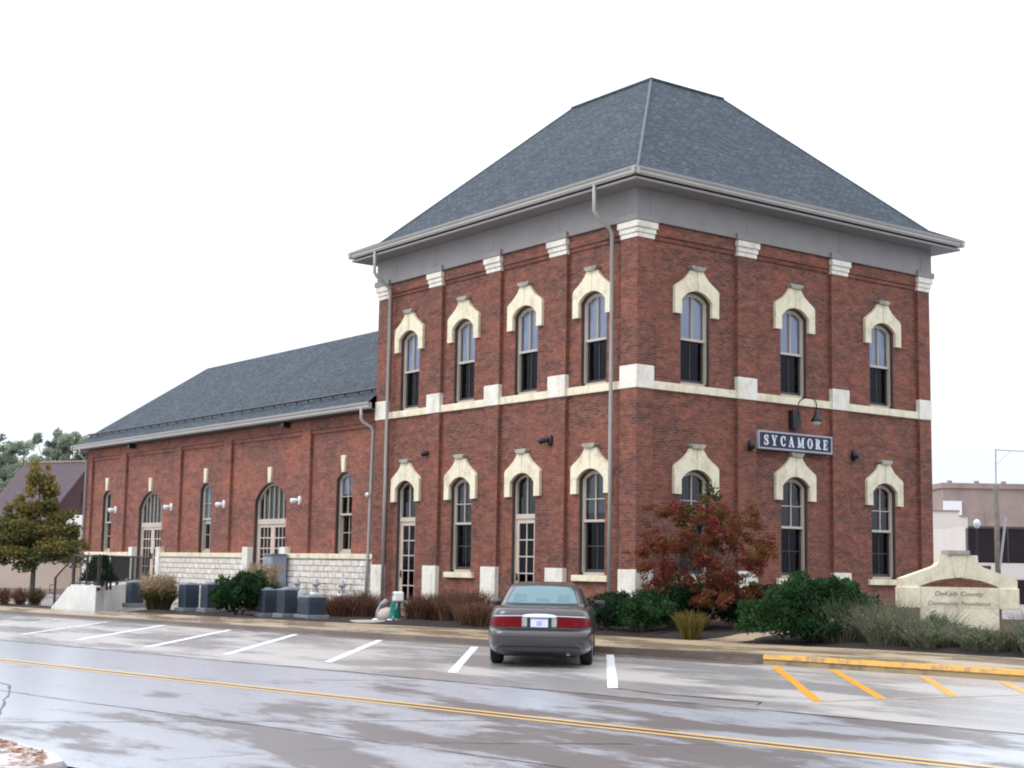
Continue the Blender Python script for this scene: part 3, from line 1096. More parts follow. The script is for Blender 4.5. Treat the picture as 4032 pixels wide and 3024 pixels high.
def sash_window(F, c, hw, zb, sp, ap, mid, rows=(1, 1), cols=2, blind=None, lowdark=True, dep=0.10):
    """double hung window in a deep reveal"""
    fr = MB()
    n1, n0 = -dep, -dep - 0.09
    arch_ring(fr, F, c, hw, zb, sp, ap, 0.075, n0, n1)
    bar(fr, F, c - hw + 0.075, c + hw - 0.075, mid - 0.035, mid + 0.035, n0, n1 - 0.01)
    # upper sash
    iw = hw - 0.075
    arch_ring(fr, F, c, iw, mid + 0.03, sp, ap - 0.075, 0.04, n0 - 0.01, n1 - 0.02, False)
    for k in range(1, cols):
        s = c - iw + 2 * iw * k / cols
        bar(fr, F, s - 0.015, s + 0.015, mid, ap - 0.1, n0, n1 - 0.025)
    for k in range(1, rows[0]):
        z = mid + (sp + 0.05 - mid) * k / rows[0]
        bar(fr, F, c - iw, c + iw, z - 0.013, z + 0.013, n0 + 0.002, n1 - 0.027)
    w_ = fr.build('window', 'frame', depot)
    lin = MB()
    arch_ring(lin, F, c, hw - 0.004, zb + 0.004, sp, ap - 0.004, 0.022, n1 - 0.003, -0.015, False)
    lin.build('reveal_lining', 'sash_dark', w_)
    ls = MB()
    m0, m1 = n0 - 0.06, n0 - 0.012
    for (s0, s1) in ((c - iw, c - iw + 0.05), (c + iw - 0.05, c + iw)):
        bar(ls, F, s0, s1, zb + 0.075, mid - 0.035, m0, m1)
    bar(ls, F, c - iw + 0.05, c + iw - 0.05, zb + 0.075, zb + 0.16, m0, m1)
    for k in range(1, cols):
        s = c - iw + 2 * iw * k / cols
        bar(ls, F, s - 0.014, s + 0.014, zb + 0.16, mid - 0.035, m0 + 0.01, m1 - 0.01)
    for k in range(1, rows[1]):
        z = zb + 0.1 + (mid - zb - 0.1) * k / rows[1]
        bar(ls, F, c - iw + 0.05, c + iw - 0.05, z - 0.012, z + 0.012, m0 + 0.012, m1 - 0.012)
    ls.build('lower_sash', 'sash_dark' if lowdark else 'frame', w_)
    pane(F, c, iw - 0.01, mid, sp - 0.02, ap - 0.08, n0 + 0.02, w_)
    b = MB()
    b.face([F(c - iw, zb + 0.1, m0 + 0.02), F(c + iw, zb + 0.1, m0 + 0.02), F(c + iw, mid, m0 + 0.02), F(c - iw, mid, m0 + 0.02)])
    b.build('window_pane', 'glass_dim' if lowdark else 'glass', w_)
    if blind:
        zlow, mt = blind
        b = MB()
        d = n0 - 0.035
        # gently folded cloth
        k = 12
        for i in range(k):
            a1, a2 = c - iw + 2 * iw * i / k, c - iw + 2 * iw * (i + 1) / k
            da, db = (0.012 if i % 2 else -0.012), (-0.012 if i % 2 else 0.012)
            b.face([F(a1, zlow, d + da), F(a2, zlow, d + db), F(a2, ap, d + db), F(a1, ap, d + da)])
        b.build('blind', mt, w_)
    return w_


def hood(F, c, off, stain='lime'):
    """ogee stone hood over an arched opening; F's n=0 is the wall face"""
    o = [(0.85, 3.83), (0.85, 4.56), (0.80, 4.63), (0.60, 4.75), (0.44, 4.86), (0.32, 4.98), (0.235, 5.10)]
    A = arch_pts(0.585, 4.24, 4.525, 12)
    rgt = [(c + a, z + off) for a, z in o]
    inner = [(c + a, z + off) for a, z in A if a >= 0][::-1]       # apex -> spring
    b = MB()
    for sgn in (1, -1):
        pts = [(c + sgn * a, z + off) for a, z in o] + [(c + sgn * 0.006, 5.10 + off)]
        pts += [(c + sgn * max(a, 0.006), z + off) for a, z in [q for q in A if q[0] >= -1e-6][::-1]]
        pts += [(c + sgn * 0.585, 3.83 + off)]
        if sgn < 0:
            pts = pts[::-1]
        # split into convex-ish quads by pairing outer and inner outlines
        outl = [(0.85, 3.83), (0.85, 4.24), (0.85, 4.56), (0.80, 4.63), (0.60, 4.75), (0.44, 4.86), (0.32, 4.98), (0.235, 5.10), (0.006, 5.10)]
        aa = [q for q in A if q[0] > 0.01]
        inl = [(0.585, 3.83), (0.585, 4.24), aa[1], aa[2], aa[3], aa[4], aa[5], (0.04, 4.524), (0.006, 4.525)]
        n0, n1 = -0.05, 0.10
        for k in range(len(outl) - 1):
            q = [outl[k], outl[k + 1], inl[k + 1], inl[k]]
            P = [(c + sgn * a, z + off) for a, z in q]
            if sgn < 0:
                P = P[::-1]
            b.face([F(*p, n1) for p in P])
        for line, rev in ((outl, False), (inl, True)):
            for k in range(len(line) - 1):
                P, Q = (c + sgn * line[k][0], line[k][1] + off), (c + sgn * line[k + 1][0], line[k + 1][1] + off)
                f = [F(*P, n0), F(*Q, n0), F(*Q, n1), F(*P, n1)]
                if (sgn > 0) == rev:
                    f = f[::-1]
                b.face(f)
        f = [F(c + sgn * 0.585, 3.83 + off, n0), F(c + sgn * 0.85, 3.83 + off, n0), F(c + sgn * 0.85, 3.83 + off, n1), F(c + sgn * 0.585, 3.83 + off, n1)]
        b.face(f)
    h = b.build('window_hood', stain, depot)
    cp = MB()
    P = [(-0.19, 5.10), (0.19, 5.10), (0.27, 5.18), (0.27, 5.225), (-0.27, 5.225), (-0.27, 5.18)]
    cp.prism([(c + a, z + off + 0.001) for a, z in P], F, -0.05, 0.17)
    cp.build('hood_cap', 'lime_grey', h)
    j = MB()
    rect(j, F, c - 0.008, c + 0.008, 4.53 + off, 5.099 + off, -0.05, 0.085)
    j.build('hood_joint', 'lime_grey', h)
    return h


def sill(F, c, hw, z, mat='lime'):
    b = MB()
    rect(b, F, c - hw, c + hw, z - 0.17, z, -0.1, 0.11)
    b.build('window_sill', mat, depot, bevel=0.012)


def tower_door(F, c, zb, notice=False):
    fr = MB()
    dep = 0.10
    n1, n0 = -dep, -dep - 0.1
    arch_ring(fr, F, c, HW, zb, 4.24, 4.50, 0.08, n0, n1, False)
    bar(fr, F, c - HW + 0.08, c + HW - 0.08, 3.18, 3.32, n0 + 0.002, n1 + 0.015)
    bar(fr, F, c - 0.015, c + 0.015, 3.32, 4.42, n0 + 0.01, n1 - 0.03)
    d = fr.build('door_frame', 'frame', depot)
    lin = MB()
    arch_ring(lin, F, c, HW - 0.004, zb + 0.004, 4.24, 4.496, 0.022, n1 - 0.003, -0.015, False)
    lin.build('reveal_lining', 'sash_dark', d)
    lf = MB()
    a, zt = HW - 0.08, 3.18
    m1, m0 = n1 - 0.02, n0 + 0.02
    bar(lf, F, c - a, c - a + 0.12, zb, zt, m0, m1)
    bar(lf, F, c + a - 0.12, c + a, zb, zt, m0, m1)
    bar(lf, F, c - a + 0.12, c + a - 0.12, zt - 0.13, zt, m0, m1)
    bar(lf, F, c - a + 0.12, c + a - 0.12, zb, zb + 0.25, m0, m1)
    for k in range(1, 5):
        z = zb + 0.25 + (zt - 0.13 - zb - 0.25) * k / 5
        bar(lf, F, c - a + 0.12, c + a - 0.12, z - 0.017, z + 0.017, m0 + 0.003, m1 - 0.01)
    bar(lf, F, c - 0.017, c + 0.017, zb + 0.25, zt - 0.13, m0 + 0.005, m1 - 0.012)
    l_ = lf.build('door', 'door_paint', depot)
    pane(F, c, HW - 0.09, 3.3, 4.22, 4.41, n0 + 0.03, d)
    b = MB()
    b.face([F(c - a + 0.1, zb + 0.2, m0 + 0.02), F(c + a - 0.1, zb + 0.2, m0 + 0.02), F(c + a - 0.1, zt - 0.1, m0 + 0.02), F(c - a + 0.1, zt - 0.1, m0 + 0.02)])
    b.build('door_pane', 'glass_dim', l_)
    h = MB()
    rect(h, F, c - a + 0.04, c - a + 0.08, zb + 1.0, zb + 1.22, m1, m1 + 0.03)
    rect(h, F, c - a + 0.04, c - a + 0.15, zb + 1.08, zb + 1.11, m1 + 0.03, m1 + 0.05)
    h.build('door_handle', 'black', l_)


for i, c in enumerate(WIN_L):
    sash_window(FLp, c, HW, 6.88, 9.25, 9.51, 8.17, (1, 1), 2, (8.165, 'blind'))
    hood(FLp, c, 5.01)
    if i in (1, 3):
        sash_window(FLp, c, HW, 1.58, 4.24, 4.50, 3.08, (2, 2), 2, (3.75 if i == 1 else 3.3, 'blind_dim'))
        sill(FLp, c, 0.77, 1.575)
    else:
        tower_door(FLp, c, 0.36)
    hood(FLp, c, 0.0)
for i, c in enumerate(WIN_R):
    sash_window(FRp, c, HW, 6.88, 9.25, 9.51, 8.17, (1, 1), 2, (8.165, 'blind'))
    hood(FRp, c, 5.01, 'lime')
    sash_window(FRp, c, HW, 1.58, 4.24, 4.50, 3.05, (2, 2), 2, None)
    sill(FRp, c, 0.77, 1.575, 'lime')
    hood(FRp, c, 0.0)

# ---- wing
WX0, WX1, WY = -40.2, TX0 - 0.02, 0.13
FWp = FL(WY + 0.12)
FWf = FL(WY)
PIL_W = [(-36.05, -35.4), (-30.05, -29.4), (-25.25, -24.6), (-18.75, -18.1)]
WINS = [(-37.72, 0.56, 2.12, 4.72, 4.98, 'w'), (-32.64, 1.28, 0.88, 4.10, 4.80, 'd'), (-27.0, 0.56, 2.12, 4.72, 4.98, 'w'), (-21.30, 1.28, 0.88, 4.10, 4.80, 'd'), (-15.75, 0.56, 2.12, 4.72, 4.98, 'w')]
ww = MB()
e = [WX0 + 0.62] + [q for p in PIL_W for q in p] + [WX1]
WZT = 6.98
for i, (c, hw, zb, sp, ap, k) in enumerate(WINS):
    bay(ww, FWp, e[2 * i], e[2 * i + 1], ZG - 0.06, WZT, [(c, hw, zb, sp, ap)], 0.3)
    rect(ww, FWf, e[2 * i], e[2 * i + 1], 6.47, 6.62, -0.14, -0.06)
    rect(ww, FWf, e[2 * i], e[2 * i + 1], 6.62, WZT, -0.14, -0.003)
for s0, s1 in PIL_W + [(WX0, WX0 + 0.62)]:
    rect(ww, FWf, s0, s1, ZG - 0.06, WZT, -0.2, 0)
ww.face([(WX0, 8.3, -0.05), (WX0, WY + 0.01, -0.05), (WX0, WY + 0.01, WZT), (WX0, 8.3, WZT)])
ww.face([(WX1, 8.3, -0.05), (WX0, 8.3, -0.05), (WX0, 8.3, WZT), (WX1, 8.3, WZT)])
ww.build('wing_wall', 'brick_wing', depot)
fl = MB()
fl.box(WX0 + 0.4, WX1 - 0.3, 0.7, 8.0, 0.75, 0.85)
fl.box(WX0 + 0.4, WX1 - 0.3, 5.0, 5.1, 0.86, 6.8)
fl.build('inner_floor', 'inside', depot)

# rock-faced stone base with a smooth cap, broken by the door jambs
segs = [(WX0 - 0.05, -34.35), (-30.93, -23.05), (-19.55, WX1)]
for a, c in segs:
    b = MB()
    rect(b, FWf, a, c, -0.05, 1.93, -0.14, 0.07)
    b.build('stone_base', 'ashlar', depot)
    b = MB()
    rect(b, FWf, a, c, 1.932, 2.11, -0.14, 0.11)
    b.build('base_cap', 'lime', depot, bevel=0.015)
for a, c in [(-34.35, -33.93), (-31.35, -30.93), (-23.05, -22.59), (-20.01, -19.55)]:
    b = MB()
    rect(b, FWf, a, c, -0.05, 2.34, -0.13, 0.13)
    b.build('door_jamb_block', 'lime_white', depot, bevel=0.02)
for c, hw, zb, sp, ap, k in WINS:
    b = MB()
    z0, z1 = ap + 0.01, ap + 0.60
    b.prism([(c - 0.10, z0), (c + 0.10, z0), (c + 0.155, z1), (c - 0.155, z1)], FWp, -0.05, 0.09)
    b.build('keystone', 'lime', depot, bevel=0.012)
    if k == 'd':
        b = MB()
        rect(b, FWf, c - 1.28, c + 1.28, 0.02, 0.87, -0.42, 0.02)
        b.build('door_step', 'lime_grey', depot)


def wing_door(F, c, hw, zb, sp, ap):
    fr = MB()
    n1, n0 = -0.13, -0.24
    zt = 3.22
    arch_ring(fr, F, c, hw, zb, sp, ap, 0.09, n0, n1, False)
    bar(fr, F, c - hw + 0.09, c + hw - 0.09, zt, zt + 0.2, n0 + 0.003, n1 + 0.02)
    for k in range(1, 6):
        s = c - hw + 0.09 + (2 * hw - 0.18) * k / 6
        bar(fr, F, s - 0.016, s + 0.016, zt + 0.2, ap - 0.06 - 0.5 * ((s - c) / hw) ** 2 * 0.9, n0 + 0.01, n1 - 0.03)
    # side lights keep the leaves near 0.95 m each
    d = fr.build('door_frame', 'frame', depot)
    pane(F, c, hw - 0.1, zt + 0.15, sp, ap - 0.1, n0 + 0.03, d)
    lin = MB()
    arch_ring(lin, F, c, hw - 0.004, zb + 0.004, sp, ap - 0.004, 0.022, n1 - 0.003, -0.015, False)
    lin.build('reveal_lining', 'sash_dark', d)
    for sg in (-1, 1):
        lf = MB()
        a0, a1 = sorted((c + sg * 0.006, c + sg * (hw - 0.09)))
        m1, m0 = n1 - 0.02, n0 + 0.02
        st = 0.15
        bar(lf, F, a0, a0 + st, zb, zt, m0, m1)
        bar(lf, F, a1 - st, a1, zb, zt, m0, m1)
        bar(lf, F, a0 + st, a1 - st, zt - 0.12, zt, m0, m1)
        bar(lf, F, a0 + st, a1 - st, zb, zb + 0.22, m0, m1)
        for k in range(1, 5):
            z = zb + 0.22 + (zt - 0.12 - zb - 0.22) * k / 5
            bar(lf, F, a0 + st, a1 - st, z - 0.02, z + 0.02, m0 + 0.003, m1 - 0.01)
        for k in (1, 2):
            s = a0 + st + (a1 - a0 - 2 * st) * k / 3
            bar(lf, F, s - 0.014, s + 0.014, zb + 0.22, zt - 0.12, m0 + 0.005, m1 - 0.012)
        l_ = lf.build('door', 'door_paint', depot)
        b = MB()
        b.face([F(a0 + st - 0.02, zb + 0.2, m0 + 0.02), F(a1 - st + 0.02, zb + 0.2, m0 + 0.02), F(a1 - st + 0.02, zt - 0.1, m0 + 0.02), F(a0 + st - 0.02, zt - 0.1, m0 + 0.02)])
        b.build('door_pane', 'glass_dim', l_)
        cu = MB()
        for i in range(8):
            s0, s1 = a0 + st + (a1 - a0 - 2 * st) * i / 8, a0 + st + (a1 - a0 - 2 * st) * (i + 0.7) / 8
            cu.face([F(s0, zb + 0.22, m0 - 0.12), F(s1, zb + 0.22, m0 - 0.09), F(s1, zt - 0.1, m0 - 0.09), F(s0, zt - 0.1, m0 - 0.12)])
        cu.build('curtain', 'blind_dim', l_)
        h = MB()
        s = c + sg * 0.07
        rect(h, F, s - 0.02, s + 0.02, zb + 0.95, zb + 1.2, m1, m1 + 0.03)
        h.build('door_handle', 'black', l_)


for i, (c, hw, zb, sp, ap, k) in enumerate(WINS):
    if k == 'w':
        sash_window(FWp, c, hw, zb, sp, ap, 3.5, (2, 2), 2, [None, None, (3.3, 'blind'), None, (4.2, 'blind')][i], False, 0.13)
    else:
        wing_door(FWp, c, hw, zb, sp, ap)

# wing roof: hipped at the far end, ridge running into the tower
EY, EX, EZ = -0.42, -41.15, 7.22
RY, RZ, RX = 4.2, 11.0, -35.9
BY = 2 * RY - EY
rf = MB()
d = 0.05
p = {k: v for k, v in dict(a=(EX + d, EY + d, EZ), b=(TX0 + 0.0, EY + d, EZ), c=(TX0 + 0.0, BY - d, EZ), d=(EX + d, BY - d, EZ), r0=(RX, RY, RZ), r1=(TX0 + 0.0, RY, RZ)).items()}
rf.face([p['a'], p['b'], p['r1'], p['r0']])
rf.face([p['c'], p['d'], p['r0'], p['r1']])
rf.face([p['d'], p['a'], p['r0']])
lo = lambda q: (q[0], q[1], q[2] - 0.09)
rf.face([lo(p['a']), lo(p['b']), p['b'], p['a']])
rf.face([lo(p['d']), lo(p['a']), p['a'], p['d']])
rf.face([lo(p['a']), lo(p['d']), lo(p['c']), lo(p['b'])])
rf.build('wing_roof', 'roof', depot)
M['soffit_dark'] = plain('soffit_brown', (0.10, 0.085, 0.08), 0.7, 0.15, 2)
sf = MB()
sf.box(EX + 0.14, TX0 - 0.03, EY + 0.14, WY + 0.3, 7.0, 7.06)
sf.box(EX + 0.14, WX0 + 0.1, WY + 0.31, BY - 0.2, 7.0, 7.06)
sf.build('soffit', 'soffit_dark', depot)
gutter_run('gutter', (EX, EY, 0), (TX0 + 0.12, EY, 0), (0, -1, 0), 7.02, 7.25)
gutter_run('gutter', (EX, BY, 0), (EX, EY, 0), (-1, 0, 0), 7.02, 7.25)
# snow guard rail standing on the wing roof
sl = Vector((0, RY - EY, RZ - EZ)).normalized()
nn = Vector((0, -sl.z, sl.y))
sg = MB()
base = Vector((0, EY, EZ)) + sl * 0.72 + nn * 0.10
sg.tube([(EX + 0.95, base.y, base.z), (TX0 - 0.05, base.y, base.z)], 0.045, 6)
for x in np.arange(EX + 1.2, TX0 - 0.1, 0.9):
    q = Vector((x, base.y, base.z))
    sg.obox(q - nn * 0.06, (1, 0, 0), sl, nn, 0.015, 0.02, 0.05)
sg.build('snow_guard', 'black', depot)
for x in (-34.5, -19.8):
    b = MB()
    b.box(x - 0.12, x + 0.12, WY - 0.30, WY - 0.02, 6.80, 6.99)
    b.build('eave_bracket', 'black', depot)


# downspouts
def downspout(pts, r=0.058):
    b = MB()
    b.tube(pts, r, 8)
    o = b.build('downspout', 'gutter', depot, smooth=True)
    return o


for x, zb in ((-12.5, 0.28), (-0.97, 0.35)):
    downspout([(x, -0.74, 12.30), (x, -0.74, 11.55), (x + 0.02, -0.66, 11.42), (x + 0.02, -0.20, 11.12), (x + 0.02, -0.10, 11.0), (x + 0.02, -0.10, 5.0), (x + 0.02, -0.10, zb + 0.1)])
downspout([(-13.78, -0.33, 7.1), (-13.78, -0.33, 6.72), (-13.76, -0.27, 6.6), (-13.62, 0.0, 6.42), (-13.60, 0.06, 6.3), (-13.60, 0.0, 2.2), (-13.60, -0.06, 0.2)])
downspout([(-40.1, -0.33, 7.1), (-40.1, -0.33, 6.8), (-40.12, 0.04, 6.5), (-40.12, 0.04, 0.1)])


# ================================================================== FOLIAGE HELPERS
def quads_object(name, V, mat, parent, var=None, smooth=False):
    """V: (n,4,3) array of quads -> one mesh, var: one random number per quad"""
    n = len(V)
    me = bpy.data.meshes.new(name)
    me.vertices.add(n * 4)
    me.vertices.foreach_set('co', np.ascontiguousarray(V, dtype=np.float32).ravel())
    me.loops.add(n * 4)
    me.loops.foreach_set('vertex_index', np.arange(n * 4, dtype=np.int32))
    me.polygons.add(n)
    me.polygons.foreach_set('loop_start', np.arange(0, n * 4, 4, dtype=np.int32))
    me.polygons.foreach_set('loop_total', np.full(n, 4, dtype=np.int32))
    if var is not None:
        a = me.attributes.new('leafvar', 'FLOAT', 'FACE')
        a.data.foreach_set('value', np.asarray(var, dtype=np.float32))
    me.update(calc_edges=True)
    me.validate()
    me.materials.append(M[mat] if isinstance(mat, str) else mat)
    o = bpy.data.objects.new(name, me)
    COL.objects.link(o)
    if parent:
        o.parent = parent
    return o


def leaves(P, size, rg, up=0.3, narrow=0.55, outw=None):
    """diamond leaves at points P with random tilt; returns (n,4,3)"""
    n = len(P)
    d = rg.normal(size=(n, 3))
    if outw is not None:
        d = d * 0.7 + outw
    d[:, 2] += up
    d /= np.linalg.norm(d, axis=1)[:, None] + 1e-9
    e = rg.normal(size=(n, 3))
    s = np.cross(d, e)
    s /= np.linalg.norm(s, axis=1)[:, None] + 1e-9
    L = size * rg.uniform(0.6, 1.35, size=(n, 1))
    A = P - d * L * 0.5
    B = P + s * L * narrow * 0.5
    C_ = P + d * L * 0.5
    D = P - s * L * narrow * 0.5
    return np.stack([A, B, C_, D], 1)


def blob_points(blobs, n, rg, shell=0.55):
    """points in a union of ellipsoids (cx,cy,cz,rx,ry,rz), denser towards each skin; also blob index and outward vector"""
    B = np.array(blobs, float)
    wgt = B[:, 3] * B[:, 4] + B[:, 4] * B[:, 5]
    k = rg.choice(len(B), size=n, p=wgt / wgt.sum())
    d = rg.normal(size=(n, 3))
    d /= np.linalg.norm(d, axis=1)[:, None]
    r = shell + (1 - shell) * rg.random((n, 1)) ** 0.7
    r *= 1 + 0.12 * rg.normal(size=(n, 1))
    P = B[k, :3] + d * r * B[k, 3:6]
    return P, k, d


def blades(n, base_r, h, spread, rg, wd=0.012, droop=0.35, seg=3, hvar=0.35):
    """tufted grass: each blade is a chain of narrow quads"""
    a = rg.uniform(0, 2 * np.pi, n)
    r = base_r * np.sqrt(rg.random(n))
    root = np.stack([r * np.cos(a), r * np.sin(a), np.zeros(n)], 1)
    lean = rg.normal(0, 1, (n, 2)) * 0.4 + np.stack([np.cos(a), np.sin(a)], 1) * (0.3 + 0.7 * (r / base_r))[:, None]
    H = h * (1 - hvar * rg.random(n))
    out_ = []
    sv = rg.normal(size=(n, 2))
    sv /= np.linalg.norm(sv, axis=1)[:, None]
    side = np.concatenate([sv, np.zeros((n, 1))], 1)
    prev = root
    pw = np.full((n, 1), wd)
    for i in range(1, seg + 1):
        t = i / seg
        hor = lean * (spread * (t ** 1.6))[..., None] if np.ndim(spread) else lean * spread * t ** 1.6
        zz = H * (t - droop * t ** 3 * np.minimum(1.0, np.linalg.norm(lean, axis=1)) * 0.6)
        cur = root + np.concatenate([hor, zz[:, None]], 1)
        cw = wd * (1 - 0.75 * t) * np.ones((n, 1))
        out_.append(np.stack([prev - side * pw, prev + side * pw, cur + side * cw, cur - side * cw], 1))
        prev, pw = cur, cw
    return np.concatenate(out_), np.tile(np.arange(n), seg)


G_ = lambda *c: c
M['juniper'] = leaf_mat('juniper_green', [(0.0, G_(0.010, 0.032, 0.014)), (0.5, G_(0.022, 0.062, 0.022)), (1.0, G_(0.05, 0.105, 0.035))])
M['juniper_dark'] = leaf_mat('yew_green', [(0.0, G_(0.008, 0.022, 0.012)), (0.6, G_(0.018, 0.045, 0.02)), (1.0, G_(0.04, 0.075, 0.03))])
M['maple_leaf'] = leaf_mat('maple_leaf', [(0.0, G_(0.055, 0.065, 0.02)), (0.22, G_(0.12, 0.09, 0.022)), (0.4, G_(0.17, 0.065, 0.025)), (0.62, G_(0.17, 0.042, 0.03)), (0.85, G_(0.22, 0.038, 0.036)), (1.0, G_(0.26, 0.11, 0.04))], trans=0.3)
M['pear_leaf'] = leaf_mat('autumn_pear_leaf', [(0.0, G_(0.06, 0.09, 0.036)), (0.4, G_(0.13, 0.135, 0.045)), (0.7, G_(0.21, 0.175, 0.055)), (1.0, G_(0.25, 0.17, 0.06))], trans=0.4)
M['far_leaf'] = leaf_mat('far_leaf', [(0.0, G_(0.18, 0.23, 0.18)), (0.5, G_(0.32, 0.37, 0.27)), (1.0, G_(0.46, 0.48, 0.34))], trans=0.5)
M['brown_grass'] = leaf_mat('brown_foliage', [(0.0, G_(0.075, 0.036, 0.026)), (0.5, G_(0.16, 0.08, 0.052)), (1.0, G_(0.27, 0.16, 0.10))])
M['tan_grass'] = leaf_mat('tan_grass', [(0.0, G_(0.22, 0.15, 0.085)), (0.5, G_(0.40, 0.30, 0.19)), (1.0, G_(0.55, 0.43, 0.30))])
M['olive_grass'] = leaf_mat('olive_grass', [(0.0, G_(0.05, 0.045, 0.018)), (0.6, G_(0.10, 0.085, 0.03)), (1.0, G_(0.16, 0.13, 0.05))])
M['yellow_grass'] = leaf_mat('yellow_grass', [(0.0, G_(0.07, 0.062, 0.014)), (0.6, G_(0.15, 0.115, 0.026)), (1.0, G_(0.24, 0.19, 0.06))])
M['sage'] = leaf_mat('grey_sage', [(0.0, G_(0.055, 0.085, 0.03)), (0.4, G_(0.11, 0.15, 0.065)), (0.7, G_(0.17, 0.17, 0.12)), (1.0, G_(0.25, 0.21, 0.18))])
M['dead_leaf'] = leaf_mat('dead_leaf', [(0.0, G_(0.20, 0.09, 0.05)), (0.6, G_(0.38, 0.20, 0.12)), (1.0, G_(0.50, 0.33, 0.22))])


def evergreen(name, at, blobs, n, size, mat, seed, label, cat='shrub', group=None):
    """rounded evergreen shrub: woody stems inside a crown of small sprays"""
    rg = np.random.default_rng(seed)
    root = empty(name, at, 0, label, cat, group)
    # irregular skin: many small sub-lobes over the given big ones
    B = []
    for (cx, cy, cz, rx, ry, rz) in blobs:
        B.append((cx, cy, cz, rx * 0.82, ry * 0.82, rz * 0.82))
        for _ in range(26):
            d = rg.normal(size=3)
            d /= np.linalg.norm(d)
            if d[2] < -0.5:
                d[2] *= -0.5
            q = rg.uniform(0.12, 0.36)
            e_ = rg.uniform(0.72, 1.02)
            B.append((cx + d[0] * rx * e_, cy + d[1] * ry * e_, cz + d[2] * rz * e_, rx * q, ry * q, rz * q * 1.2))
    P, k, d = blob_points(B, n, rg, 0.5)
    keep = P[:, 2] > 0.02
    P, k, d = P[keep], k[keep], d[keep]
    bv = rg.random(len(B))
    var = np.clip(bv[k] * 0.6 + rg.random(len(k)) * 0.4, 0, 1)
    V = leaves(P, size, rg, 0.5, 0.4, d * 0.9)
    quads_object('foliage', V, mat, root, var)
    st = MB()
    for _ in range(7):
        a = rg.uniform(0, 6.28)
        bl = blobs[rg.integers(len(blobs))]
        st.tube([(0.08 * math.cos(a), 0.08 * math.sin(a), -0.05), (bl[0] * 0.5, bl[1] * 0.5, bl[2] * 0.55), (bl[0] + 0.2 * math.cos(a), bl[1] + 0.2 * math.sin(a), bl[2])], [0.03, 0.022, 0.01], 5)
    st.build('stem', 'bark', root)
    return root


def grass_clump(name, at, n, base_r, h, spread, wd, mat, seed, label, group=None, cat='grass clump', plumes=0, plume_mat=None, droop=0.35):
    rg = np.random.default_rng(seed)
    root = empty(name, at, 0, label, cat, group)
    V, idx = blades(n, base_r, h, spread, rg, wd, droop)
    quads_object('blades', V, mat, root, rg.random(n)[idx])
    if plumes:
        V, idx = blades(plumes, base_r * 0.8, h * 1.35, spread * 0.8, rg, wd * 0.5, 0.1)
        tips = V.reshape(3, plumes, 4, 3)[2].mean(1)
        P = np.repeat(tips, 14, 0) + rg.normal(size=(plumes * 14, 3)) * np.array([0.035, 0.035, 0.12])
        L = leaves(P, 0.085, rg, 1.0, 0.3)
        var = np.concatenate([rg.random(plumes)[idx], rg.random(len(P))])
        quads_object('plumes', np.concatenate([V, L]), plume_mat or mat, root, var)
    return root


def leafy_clump(name, at, n, rx, ry, h, size, mat, seed, label, group=None, cat='shrub', twigs=40):
    """loose twiggy perennial: leaves along arching twigs, see-through at the edge"""
    rg = np.random.default_rng(seed)
    root = empty(name, at, 0, label, cat, group)
    tw_ = MB()
    P = []
    for i in range(twigs):
        a = rg.uniform(0, 6.28)
        q = rg.uniform(0.1, 1.0)
        hh = h * rg.uniform(0.65, 1.05) * (1.05 - 0.35 * q * q)
        tip = np.array([rx * q * math.cos(a), ry * q * math.sin(a), hh])
        b0 = np.array([tip[0] * 0.25, tip[1] * 0.25, 0.0])
        mid = (b0 + tip) / 2 + np.array([0, 0, 0.12 * h])
        tw_.tube([b0, mid, tip], [0.008, 0.006, 0.003], 4, cap=False)
        m = n // twigs
        t = rg.random(m) ** 0.8
        pts = (1 - t)[:, None] ** 2 * b0 + 2 * (t * (1 - t))[:, None] * mid + (t ** 2)[:, None] * tip
        P.append(pts + rg.normal(size=(m, 3)) * np.array([0.05, 0.05, 0.04]) * (0.5 + h))
    P = np.concatenate(P)
    P[:, 2] = np.abs(P[:, 2]) + 0.01
    quads_object('foliage', leaves(P, size, rg, 0.8, 0.32), mat, root, rg.random(len(P)))
    tw_.build('twigs', 'bark', root)
    return root


